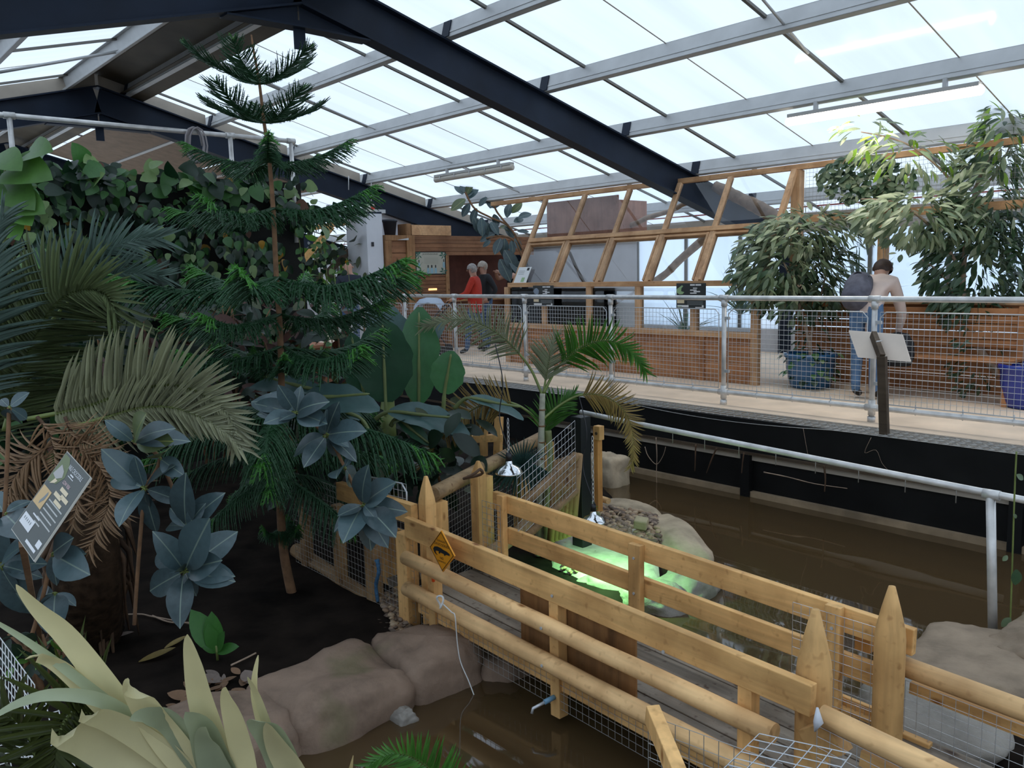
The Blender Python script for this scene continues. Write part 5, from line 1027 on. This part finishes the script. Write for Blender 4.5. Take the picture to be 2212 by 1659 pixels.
# hanging roots and vine below the walkway edge
def dangle(lab,pts,Y,r,mat,cat='root',name='hanging_root'):
    q=spline([aY(x,y,Y) for x,y in pts],4); return MB().tube(q,[lerp(r,r*.5,i/(len(q)-1))*(1+.3*noise.noise(V((i*1.3,pts[0][0],0)))) for i in range(len(q))],5).build(name,mat,None,label=lab,cat=cat)
dangle('long bare root hanging over the water below the palm frond tip',[(1417,945),(1419,985),(1418,1030),(1421,1070)],6.9,.006,m_branch)
dangle('forked bare root beside the long hanging root',[(1393,965),(1400,985),(1418,1003),(1432,985),(1438,965)],6.9,.005,m_branch)
dangle('short dry root tuft on the black walkway edge',[(1503,960),(1502,985),(1501,1018)],6.95,.010,m_brown)
dangle('slanting dry root tuft on the black walkway edge',[(1548,968),(1538,990),(1526,1022)],6.95,.010,m_brown)
dangle('dry root hanging beside the dark wall post',[(1607,978),(1604,1000),(1602,1022)],6.95,.009,m_brown)
dangle('pale crack-like root creeping across the black wall',[(1650,1020),(1700,1030),(1760,1045),(1830,1055)],7.06,.007,m_branch)
dangle('tangled root end below the strip of pale trim',[(1780,1005),(1783,1035),(1781,1062)],7.0,.010,m_brown)
dangle('thin white root on the black fascia',[(1735,925),(1742,965),(1747,990)],7.07,.0022,m_branch)
dangle('forked white root on the black fascia by the sign post',[(1882,945),(1868,978),(1892,972),(1905,1000),(1918,1015)],7.07,.0022,m_branch)
vn=thing('trailing_vine','thin green vine with round leaves trailing down at the right edge','vine',aY(2200,985,5.3)); vp=[(2196,975),(2192,1060),(2188,1180),(2184,1300),(2178,1420),(2165,1470)]
MB().tube(spline([aY(x,y,5.0) for x,y in vp]),.005,5).build('stem',m_stem,vn)
its=[]
for (x,y,s,dx) in ((2196,1025,.05,14),(2195,1230,.09,0),(2176,1200,.04,-8),(2183,1335,.07,-10),(2195,1360,.07,14),(2165,1440,.06,-20),(2190,1110,.03,6)):
    p=aY(x,y,4.98); its.append((frame(p,_r*dx-_u*10,vw+ZU*.3,s),5 if s<.08 else 4))
foliage(vn,L_fic,its)
# ---------------------------------------------------------------- areca palm on the island
ab=aZ(1165,1195,-.7); DA=(ab-CAM).dot(_f)
ar=thing('areca_palm','slim areca palm with arching fronds rising from the island','palm',ab)
A=lambda L: [pd(x,y,DA+.02*i) for i,(x,y) in enumerate(L)]
tk=spline([pd(1165,1200,DA),pd(1167,1100,DA),pd(1168,1000,DA),pd(1170,920,DA),pd(1172,850,DA)])
MB().tube(tk,[lerp(.036,.022,i/(len(tk)-1)) for i in range(len(tk))],10).build('trunk',flat('areca_trunk',(.34,.33,.25),.7,var=.25,scale=22),ar)
for k in range(9): p=lerp(tk[0],tk[-1],.1+k*.1); MB().tube([p+V((0,0,-.006)),p+V((0,0,.006))],.037-k*.0012,10).build('trunk_ring',m_bark,ar)
frond(ar,A([(1172,855),(1148,800),(1118,760),(1085,728),(1045,703),(1000,690),(955,695),(920,705)]),.012,L_arcg,44,.24,.013,60,.3,.3,nrm=vw,own=True)
frond(ar,A([(1174,850),(1200,800),(1235,765),(1275,742),(1320,737),(1352,752),(1378,778),(1392,800)]),.012,L_arc,46,.25,.014,62,.2,.25,nrm=vw,own=True)
frond(ar,A([(1174,850),(1182,800),(1190,760),(1200,725)]),.010,L_arcg,26,.24,.010,50,.2,.2,nrm=vw)
frond(ar,A([(1170,925),(1145,893),(1110,872),(1070,868),(1020,885),(975,925),(940,968),(915,1005)]),.012,L_arcd,48,.25,.013,62,.2,.25,nrm=vw,own=True)
frond(ar,A([(1174,905),(1205,878),(1245,856),(1285,852),(1325,866),(1352,895),(1366,935),(1368,985),(1364,1005)]),.012,L_arcd,46,.20,.011,55,.2,.3,nrm=vw,own=True)
frond(ar,A([(1174,960),(1182,915),(1205,880),(1235,855)]),.010,L_arc,28,.24,.014,45,.2,.15,nrm=vw)
frond(ar,A([(1172,1090),(1210,1080),(1245,1085),(1280,1110),(1300,1140)]),.008,L_arc,26,.12,.010,55,.2,.2,nrm=vw)
MB().tube(spline([pd(1183,1200,DA-.05),pd(1180,1100,DA-.03),pd(1188,1000,DA),pd(1184,930,DA)]),.026,8).build('second_stem',flat('areca_green',(.20,.22,.08),.6,var=.3,scale=12),ar)
fn=thing('fan_palm','small fan palm leaf with bluish drooping fingers left of the areca trunk','palm',aZ(1120,1120,-.65)); its=[]
c=pd(1128,1008,DA-.25)
for k in range(34):
    a=rad(lerp(-25,205,k/33)); d=_r*cos(a)*1.0+_u*(-.45*abs(sin(a))-.1)+vw*.35*sin(a); its.append((frame(c,d,vw*.4+ZU,.26*R.uniform(.85,1.1),.016,.30),1+R.randrange(2)))
for k in range(18):
    a=rad(lerp(30,150,k/17)); d=_r*cos(a)+_u*sin(a)*.9; its.append((frame(c,d,vw,.22*R.uniform(.8,1.1),.014,.2),0))
foliage(fn,L_fan,its,60,'leaf_finger'); MB().tube([aZ(1120,1120,-.65),pd(1120,1060,DA-.2),c],.008,6).build('leaf_stalk',m_stem,fn)
# ================================================================ right-hand ficus trees in blue pots
def ficus(lab,pot,px_,crown,branches,n,seed,nown,weights,dep,potcol):
    rr=random.Random(seed); b=aZ(*pot,0); t=thing('ficus_tree',lab,'tree',b+V((0,0,.28))); its=[]
    for (x0,y0,rx,ry,cnt,kinds,size,dd) in crown:
        for k in range(cnt):
            a=rr.uniform(0,2*pi); q=rr.random()**.45; x=x0+rx*q*cos(a); y=y0+ry*q*sin(a); d=dep+dd+rr.uniform(-.45,.45)*math.sqrt(max(.05,1-q*q)); p=pd(x,y,d)
            out=(_r*cos(a)*.7-_u*sin(a)*.2).normalized(); dr=(out+V((rr.uniform(-.6,.6),rr.uniform(-.6,.6),rr.uniform(-1.3,-.1)))); its.append((frame(p,dr,vw*.5+V((rr.uniform(-.5,.5),rr.uniform(-.5,.5),.9)),size*rr.uniform(.75,1.2)),rr.choice(kinds)))
    foliage(t,L_fic,its,nown)
    for s,r in branches: q=spline([pd(x,y,dep+(o if len(z)==0 else z[0])) for (x,y,*z) in s for o in (0,)]); MB().tube(q,[lerp(r,r*.35,i/(len(q)-1)) for i in range(len(q))],7).build('branch',m_branch,t)
    return t
def bluepot(lab,b,r,hh,col):
    t=thing('plant_pot',lab,'pot',b); m_=flat('glaze_'+lab[:6],col,.18,spec=.7)
    MB().lathe(b,[(0,0),(r*.72,0),(r*.80,.02),(r*.96,hh*.55),(r*.98,hh*.86),(r*1.06,hh*.9),(r*1.06,hh),(r*.95,hh),(r*.9,hh*.85),(r*.86,hh*.8)],28).build('pot_body',m_,t); MB().lathe(b,[(0,hh*.82),(r*.9,hh*.82)],20).build('compost',m_soil,t); return t
p1=aZ(1750,836,0); p2=aZ(2228,880,0); d1=(p1-CAM).dot(_f); d2=(p2-CAM).dot(_f)
bluepot('bright blue glazed pot holding the left ficus tree',p1,.30,.42,(.012,.10,.24)); bluepot('royal blue glazed pot at the right edge holding the second ficus',p2,.30,.44,(.012,.035,.30))
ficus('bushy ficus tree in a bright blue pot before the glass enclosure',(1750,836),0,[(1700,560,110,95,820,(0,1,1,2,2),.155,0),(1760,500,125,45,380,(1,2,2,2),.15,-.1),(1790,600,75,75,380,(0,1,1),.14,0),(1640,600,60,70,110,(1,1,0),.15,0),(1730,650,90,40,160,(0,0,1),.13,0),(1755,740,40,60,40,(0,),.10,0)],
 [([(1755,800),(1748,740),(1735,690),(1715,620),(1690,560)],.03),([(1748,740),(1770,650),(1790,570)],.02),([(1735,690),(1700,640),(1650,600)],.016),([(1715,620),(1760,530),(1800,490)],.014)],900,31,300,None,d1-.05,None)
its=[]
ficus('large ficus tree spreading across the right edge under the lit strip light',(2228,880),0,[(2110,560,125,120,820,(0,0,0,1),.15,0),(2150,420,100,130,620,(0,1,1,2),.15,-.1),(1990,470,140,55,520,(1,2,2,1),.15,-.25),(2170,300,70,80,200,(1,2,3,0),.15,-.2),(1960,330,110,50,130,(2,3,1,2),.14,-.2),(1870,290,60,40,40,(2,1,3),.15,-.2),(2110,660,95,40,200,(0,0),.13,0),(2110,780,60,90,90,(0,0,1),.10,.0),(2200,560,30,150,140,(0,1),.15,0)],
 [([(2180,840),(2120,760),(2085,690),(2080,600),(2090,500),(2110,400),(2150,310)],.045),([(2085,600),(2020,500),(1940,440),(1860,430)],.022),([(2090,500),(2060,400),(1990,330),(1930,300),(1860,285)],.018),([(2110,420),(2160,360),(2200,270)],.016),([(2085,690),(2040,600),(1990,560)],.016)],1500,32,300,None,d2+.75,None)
cf=thing('climbing_fig','climbing fig with rounded leaves trained on the enclosure mesh','climbing plant',aY(1850,470,9.9)); its=[]; rr=random.Random(77)
for k in range(520):
    a=rr.uniform(0,2*pi); q=rr.random()**.5; x=1870+105*q*cos(a); y=385+52*q*sin(a)+(0 if rr.random()<.8 else rr.uniform(0,190) if 1895<x<1960 else 0); p=aY(x,y,9.85+rr.uniform(-.12,.08)); its.append((frame(p,(rr.uniform(-1,1),-.3,rr.uniform(-1,.2)),V((rr.uniform(-.5,.5),-1,rr.uniform(.2,.9))),rr.uniform(.07,.11)),rr.choice((4,5,5,4,2))))
foliage(cf,L_fic,its,260)
for s in ([(1910,600),(1908,540),(1905,470),(1880,400),(1830,370)],[(1905,470),(1940,400),(1990,360)]): MB().tube(spline([aY(x,y,9.88) for x,y in s]),.008,5).build('stem',m_branch,cf)
# trailing plant in the first pot and rubber plant over the hut
tp_=thing('trailing_plant','small trailing plant spilling over the bright blue pot','plant',p1+V((0,0,.42))); its=[]
for k in range(46): a=R.uniform(-2.6,.6); r_=R.uniform(.2,.36); p=p1+V((cos(a)*r_,sin(a)*r_,R.uniform(.1,.5))); its.append((frame(p,(cos(a),sin(a),-.6),(cos(a),sin(a),1),R.uniform(.07,.11)),R.choice((0,1,1,2))))
foliage(tp_,ivyM,its,60)
rb=thing('rubber_plant','leggy rubber plant leaning over the hut roof below the unlit strip light','plant',aX(1120,520,-12.4)); its=[]
DB=(aX(1080,500,-12.2)-CAM).dot(_f)
for (bx,by,tx,ty) in ((1000,420,985,395),(1003,418,1000,390),(1008,420,1018,395),(1010,425,1020,412),(1005,430,978,450),(1015,440,1000,465),(1010,430,1030,400),(1030,450,1018,478),(1035,445,1048,428),(1060,450,1058,412),(1065,450,1075,415),(1068,450,1085,425),(1040,470,1042,505),(1050,480,1062,510),(1060,480,1075,500),(1075,490,1068,465),(1080,490,1105,495),(1070,505,1038,515),(1082,515,1070,545),(1090,515,1088,550),(1105,520,1108,545),(1112,515,1125,538),(1095,470,1100,440),(1105,460,1125,440),(1110,480,1130,470),(1040,440,1060,430),(1025,470,1035,500),(1090,490,1110,510),(1060,520,1045,530),(1118,500,1140,500),(1120,470,1145,460),(1080,560,1100,600),(1090,540,1115,580),(1100,560,1130,590)):
    b_,t_=pd(bx,by,DB),pd(tx,ty,DB+R.uniform(-.1,.1)); its.append((frame(b_,t_-b_,vw+ZU*R.uniform(.2,.9),(t_-b_).length*1.15),R.choice((0,1,1,2,3))))
foliage(rb,L_rub,its)
for s in ([(1130,540),(1100,490),(1060,470),(1025,450),(1005,415)],[(1100,490),(1075,460),(1066,440)],[(1130,560),(1110,520),(1080,510),(1050,515)]): MB().tube(spline([pd(x,y,DB) for x,y in s]),.02,6).build('stem',m_bark,rb)
# ================================================================ signs by the bridge and in the bed
m_amber=flat('amber_sign',(.80,.30,.012),.45); yS=YN-.11
c=aY(954.5,1191,yS); hw=.5*(aY(981,1191,yS)-aY(929.5,1191,yS)).length; hh=.5*(aY(954,1147,yS).z-aY(956,1236,yS).z)
o=c-V((hw,0,hh)); u=V((2*hw,0,0)); v=V((0,0,2*hh)); n_=V((0,-1,0))
cs=thing('warning_sign','amber diamond crocodile warning sign fixed to the bridge rail','sign',c)
MB().prism([c+V((0,0,hh)),c+V((hw,0,0)),c+V((0,0,-hh)),c+V((-hw,0,0))],V((0,.008,0))).build('board',m_amber,cs)
def ring(s0,s1,lift): 
    P=[]; 
    for s in (s0,s1): P+=[c+V((0,-lift,hh*s)),c+V((hw*s,-lift,0)),c+V((0,-lift,-hh*s)),c+V((-hw*s,-lift,0))]
    return MB().add(P,[(i,(i+1)%4,4+(i+1)%4,4+i) for i in range(4)])
ring(.95,.905,.003).build('border',m_ink,cs)
text(cs,'DANGER',o,u,v,n_,.5,.745,.05,.34,m_ink); text(cs,'CROCODILES',o,u,v,n_,.5,.655,.06,.58,m_ink); text(cs,'NO',o,u,v,n_,.5,.335,.06,.14,m_ink); text(cs,'SWIMMING',o,u,v,n_,.5,.25,.045,.32,m_ink)
cro=[(.16,.50),(.22,.56),(.34,.585),(.48,.575),(.60,.55),(.70,.545),(.80,.515),(.85,.49),(.80,.485),(.84,.462),(.72,.468),(.66,.455),(.64,.425),(.60,.425),(.60,.455),(.46,.465),(.42,.43),(.38,.43),(.39,.475),(.30,.48),(.25,.45),(.29,.40),(.35,.375),(.26,.385),(.19,.435)]
P=[o+u*a_+v*b_+n_*.003 for a_,b_ in cro]; MB().add(P,[tuple(range(len(P)))]).build('crocodile_print',m_ink,cs)
MB().tube([aY(937,1230,YN-.02),aY(937,1241,YN-.02),aY(936,1256,YN-.02)],[.016,.016,.009],8).build('orange_toggle',flat('orange_plastic',(.85,.10,.015),.4),None,label='small bright orange toggle hanging behind the pole by the warning sign',cat='toggle')
rp=spline([aY(x,y,YB-.07) for x,y in ((814,1208),(818,1235),(812,1265),(816,1300))]); MB().tube(rp,[.014,.018,.013,.016,.012,.014,.012,.013,.011,.013,.012,.014,.012,.011,.013,.012,.012,.011,.010][:len(rp)],7).build('blue_rope',flat('rope_blue',(.04,.12,.22),.8,var=.4,scale=60),None,label='frayed blue rope tied to the left fence by the mesh gate',cat='rope')
wc=thing('white_cord','coil of white cord on the bridge with a loose end hanging to the water','cord',aY(952,1300,YN-.03)); q=aY(951,1300,YN-.125)
MB().tube([q+V((.022*cos(k),.01*sin(k*2),.035*sin(k))) for k in np.linspace(0,4*pi,30)],.006,6).build('coil',m_paper,wc); MB().tube(spline([aY(x,y,YN-.122) for x,y in ((955,1303),(975,1322),(983,1332),(988,1390),(995,1430),(1012,1470),(1027,1510))]),.0035,5).build('loose_end',m_paper,wc)
q=aY(1868,1384,YF+.045); MB().box(q,(.07,.05,.09)).build('orange_block',m_orange,None,.003,label='small orange-brown timber block behind the mesh beside the tall pointed post',cat='block')
# animal information board on a leaning stake, lower left
BL_,BR_,TR_,TL_=pd(24,1143,2.95),pd(73,1213,2.80),pd(202,1025,3.02),pd(140,980,3.17)
o=BL_; u=BR_-BL_; v=((TL_-BL_)+(TR_-BR_))/2; n_=u.cross(v).normalized(); n_= n_ if n_.dot(vw)>0 else -n_
m_sg=flat('sign_graphite',(.085,.092,.082),.35); cb_=signboard('information_board','tilted dark information board about the crocodile on a wooden stake',o,u,v,n_,flat('sign_edge',(.55,.53,.46),.5),.008)
mark(cb_,o,u,v,n_,rect(.015,.008,.985,.992),m_sg,'face_print',.0015)
text(cb_,'NILE CROCODILE',o,u,v,n_,.60,.905,.05,.52,m_print); mark(cb_,o,u,v,n_,rect(.50,.845,.62,.86),m_print,'text_line',.003); mark(cb_,o,u,v,n_,rect(.46,.82,.66,.828),m_print,'text_line',.003); text(cb_,'LOW RISK',o,u,v,n_,.58,.745,.04,.26,flat('print_pink',(.8,.55,.55),.5))
mark(cb_,o,u,v,n_,[(.03,.62),(.30,.66),(.42,.78),(.34,.90),(.22,.97),(.03,.97)],flat('photo_green',(.16,.19,.09),.5),'picture',.0022); mark(cb_,o,u,v,n_,[(.06,.72),(.22,.70),(.36,.76),(.30,.82),(.14,.86)],flat('photo_pale',(.42,.40,.38),.5),'picture',.003); mark(cb_,o,u,v,n_,[(.14,.62),(.26,.66),(.30,.70),(.20,.70)],m_cream,'picture',.003)
for q in (rect(.50,.655,.76,.70),rect(.62,.60,.88,.645),rect(.42,.575,.68,.62),rect(.54,.52,.80,.56)): mark(cb_,o,u,v,n_,q,m_cream,'fact_box',.0025)
mark(cb_,o,u,v,n_,rect(.04,.36,.36,.57),flat('map_tan',(.62,.42,.20),.5),'map_panel',.0025); mark(cb_,o,u,v,n_,[(.22,.39),(.30,.46),(.31,.53),(.27,.55),(.24,.48),(.20,.42)],m_greyp,'map_print',.003)
for k in range(6): mark(cb_,o,u,v,n_,rect(.40,.50-k*.052,.92-(.25 if k==5 else 0)-(.06 if k%2 else 0),.514-k*.052),flat('text_pale',(.5,.5,.47),.5) if k==0 else bpy.data.materials['text_pale'],'text_line',.0025)
mark(cb_,o,u,v,n_,rect(.06,.12,.46,.24),m_print,'scale_panel',.0025); mark(cb_,o,u,v,n_,rect(.26,.28,.52,.295),m_print,'text_line',.0025); mark(cb_,o,u,v,n_,rect(.52,.045,.90,.075),m_print,'text_line',.0025); mark(cb_,o,u,v,n_,rect(.80,.10,.94,.17),m_print,'emblem',.0025)
for k in range(5): mark(cb_,o,u,v,n_,rect(.12+k*.06,.18,.14+k*.06,.21),m_greyp,'scale_tick',.003)
sk0=pd(48,1175,2.93); gq=aZ(96,1418,-.66); MB().bar(lerp(sk0,pd(130,1010,3.1),.0),V((gq.x,gq.y,-.70)),.022,.022).build('stake',wood('stake_wood',(.36,.22,.13),'Z'),cb_)
# ================================================================ litter on the soil
def aG(x,y):
    p=aZ(x,y,-.68); p=aZ(x,y,gz(p.x,p.y)); return V((p.x,p.y,gz(p.x,p.y)))
m_lf=[leafmat('fallen_yellow',(.28,.20,.06),rough=.5),leafmat('fallen_brown',(.26,.15,.085),rough=.7),leafmat('fallen_grey',(.26,.20,.165),rough=.7)]
FL=[leafmesh('fallen%d'%i,P_ell(.2),m_lf[i],-.1,.25,7) for i in range(3)]
def fallen(lab,a,b,k,group=None,w=1):
    p,q=aG(*a),aG(*b); link('fallen_leaf',FL[k],None,frame(p+V((0,0,.012)),q-p+V((0,0,.01)),ZU,(q-p).length,(q-p).length*w,(q-p).length),label=lab,cat='leaf',group=group)
fallen('long yellow-green fallen leaf on the dark soil',(300,1434),(382,1413),0); fallen('olive fallen leaf just above the long yellow one',(356,1405),(408,1385),0); fallen('small tan fallen leaf beside the pale blades',(165,1432),(192,1428),0,w=1.2)
fallen('round grey dead leaf left of the leaf litter',(205,1490),(245,1470),2,w=2.2); fallen('pale curled dead leaf on the soil below the palm trunk',(225,1385),(292,1378),2)
rr=random.Random(5)
for k in range(48):
    x=rr.uniform(355,560); y=1560-(x-355)*.36+rr.uniform(-55,45); a=rr.uniform(0,6.28); L_=rr.uniform(22,58)
    fallen('crisp brown dead leaf in the litter heap beside the bank boulders',(x,y),(x+L_*cos(a),y+L_*.5*sin(a)),rr.choice((1,1,2)),'dead leaves of the litter heap',rr.uniform(1,2))
for k in range(12):
    x=rr.uniform(820,900); y=rr.uniform(1335,1385); fallen('small pale dead leaf among the gravel by the corner post',(x,y),(x+rr.uniform(-9,9),y+rr.uniform(3,6)),rr.choice((1,2)),'dead leaves by the corner post',1.5)
sdl=thing('seedling','small bright green seedling with broad leaves by the leaf litter','plant',aG(470,1425)); its=[]
g0=aG(470,1425)
for (tx,ty,s) in ((415,1338,1),(450,1370,1),(440,1415,1),(512,1412,1),(480,1385,1),(455,1345,1)):
    t_=pd(tx,ty,(g0-CAM).dot(_f)-.05); its.append((frame(g0+V((0,0,.05)),t_-g0,vw+ZU,(t_-g0).length),0))
SD=[leafmesh('seedling_leaf',P_ell(.24),leafmat('seedling_green',(.05,.17,.03),trans=.3),.15,.2,7)]
foliage(sdl,SD,its); MB().tube([g0,g0+V((0,0,.09))],.008,6).build('stem',m_stem,sdl)
for (s,lab) in (([(155,1345),(230,1337),(300,1333),(330,1340),(410,1352)],'long dry twig lying across the dark soil'),([(330,1338),(370,1352),(430,1350)],'short dry twig crossing the long one'),([(500,1445),(530,1430),(553,1418)],'grey broken stick on the leaf litter')):
    MB().tube(spline([aG(*q)+V((0,0,.02)) for q in s]),.006,5).build('twig',m_branch,None,label=lab,cat='twig')
# ================================================================ foreground: pale strap-leaved plant, frond tips, wire cage
pd_=1.75
sp=thing('screw_pine','foreground plant with broad pale yellow-green strap leaves at the lower left','plant',pd(470,1790,pd_))
def strap(L,hw,mat,d=pd_,twist=.3,thin=False):
    Q=spline([pd(x,y,d-.05*i) for i,(x,y) in enumerate(L)],5); N=len(Q); vs=[];fs=[]
    for i,p in enumerate(Q):
        s=i/(N-1); tg=(Q[min(i+1,N-1)]-Q[max(i-1,0)]).normalized(); sd=tg.cross(vw+ZU*twist).normalized(); w=hw/FP*d*min(1,.55+s*1.5)*(max(0,1-s**2.4))**.75+.0008; u_=sd.cross(tg)
        vs+=[p-sd*w+u_*w*.35,p,p+sd*w+u_*w*.35]
    for i in range(N-1): fs+=[(i*3,i*3+3,i*3+4,i*3+1),(i*3+1,i*3+4,i*3+5,i*3+2)]
    return MB().add(vs,fs,True).build('blade',mat,sp)
for (L,hw,g) in (([(480,1760),(330,1615),(240,1490),(150,1375),(85,1315),(35,1262)],24,0),([(480,1760),(390,1655),(270,1545),(150,1450),(60,1385),(-30,1330)],10,1),([(470,1760),(350,1640),(240,1540),(140,1445),(90,1420),(55,1425)],17,0),
 ([(480,1760),(390,1640),(300,1560),(220,1512),(120,1500),(40,1520),(-30,1560)],13,1),([(470,1760),(400,1665),(320,1600),(240,1555),(190,1545),(172,1552)],24,0),([(480,1770),(380,1680),(270,1630),(190,1592),(140,1588),(110,1594)],40,0),
 ([(500,1770),(420,1665),(345,1565),(305,1500),(285,1484),(275,1492)],30,0),([(540,1770),(480,1640),(440,1520),(420,1430),(405,1370)],26,0),([(500,1770),(430,1640),(370,1560),(320,1545),(280,1555)],24,1),([(520,1770),(470,1650),(440,1570),(400,1538)],34,1),
 ([(560,1770),(530,1640),(510,1560),(495,1510),(488,1484)],22,0),([(620,1770),(590,1640),(560,1540),(550,1480),(558,1415)],9,0),([(640,1780),(610,1650),(580,1570),(555,1500),(535,1462)],9,0),([(650,1780),(620,1660),(590,1590),(560,1560),(540,1553)],30,1),([(680,1790),(640,1680),(600,1610),(575,1560)],26,0),([(560,1790),(480,1680),(450,1600),(445,1570)],30,1)):
    strap(L,hw*1.18,m_agv2 if g else m_agv)
its=[]
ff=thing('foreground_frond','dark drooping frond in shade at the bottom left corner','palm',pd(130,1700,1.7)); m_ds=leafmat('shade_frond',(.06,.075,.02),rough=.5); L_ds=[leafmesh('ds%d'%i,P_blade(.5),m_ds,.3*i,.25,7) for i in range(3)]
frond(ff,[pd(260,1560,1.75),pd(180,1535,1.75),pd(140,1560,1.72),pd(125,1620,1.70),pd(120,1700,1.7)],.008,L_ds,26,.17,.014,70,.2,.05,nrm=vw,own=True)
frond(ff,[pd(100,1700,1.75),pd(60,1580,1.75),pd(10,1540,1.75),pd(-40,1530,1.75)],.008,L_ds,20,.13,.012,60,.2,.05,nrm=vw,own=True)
fr2=thing('foreground_frond','tip of a green palm frond at the bottom edge','palm',pd(900,1740,2.1)); frond(fr2,[pd(1010,1760,2.15),pd(960,1690,2.12),pd(910,1645,2.1),pd(870,1628,2.08),pd(835,1630,2.07),pd(800,1650,2.06)],.005,L_arc,40,.09,.008,60,.2,.05,nrm=vw,own=True)
MB().tube([pd(755,1700,2.0),pd(757,1665,2.0),pd(763,1632,2.0)],[.007,.006,.001],6).build('leaf_tip',m_arcd,fr2)
cgx=thing('wire_cage','white coated wire mesh guard at the lower left corner','mesh',pd(60,1500,2.3)); mw=flat('white_wire',(.68,.68,.66),.4)
for (o_,u_,v_) in (((-20,1350,2.5),(75,1480,2.25),(-20,1520,2.45)),((-40,1545,2.05),(120,1500,2.05),(-20,1700,1.9)),((30,1600,2.0),(150,1590,2.0),(90,1720,1.85))):
    O,U,Vv=pd(*o_),pd(*u_),pd(*v_); w=MB(); weld(w,O,U-O,Vv-O,.028,.028,.0016); w.build('wire_mesh',mw,cgx,kind='stuff')
# strip-light glow inside the lit tube
al=bpy.data.lights.new('strip_glow','AREA'); al.shape='RECTANGLE'; al.size=2.0; al.size_y=.09; al.energy=18; al.color=(1,.93,.80); ao=bpy.data.objects.new('strip_glow',al); COL.objects.link(ao); ao.location=(-4.22,8.77,3.02)
bpy.context.view_layer.update()
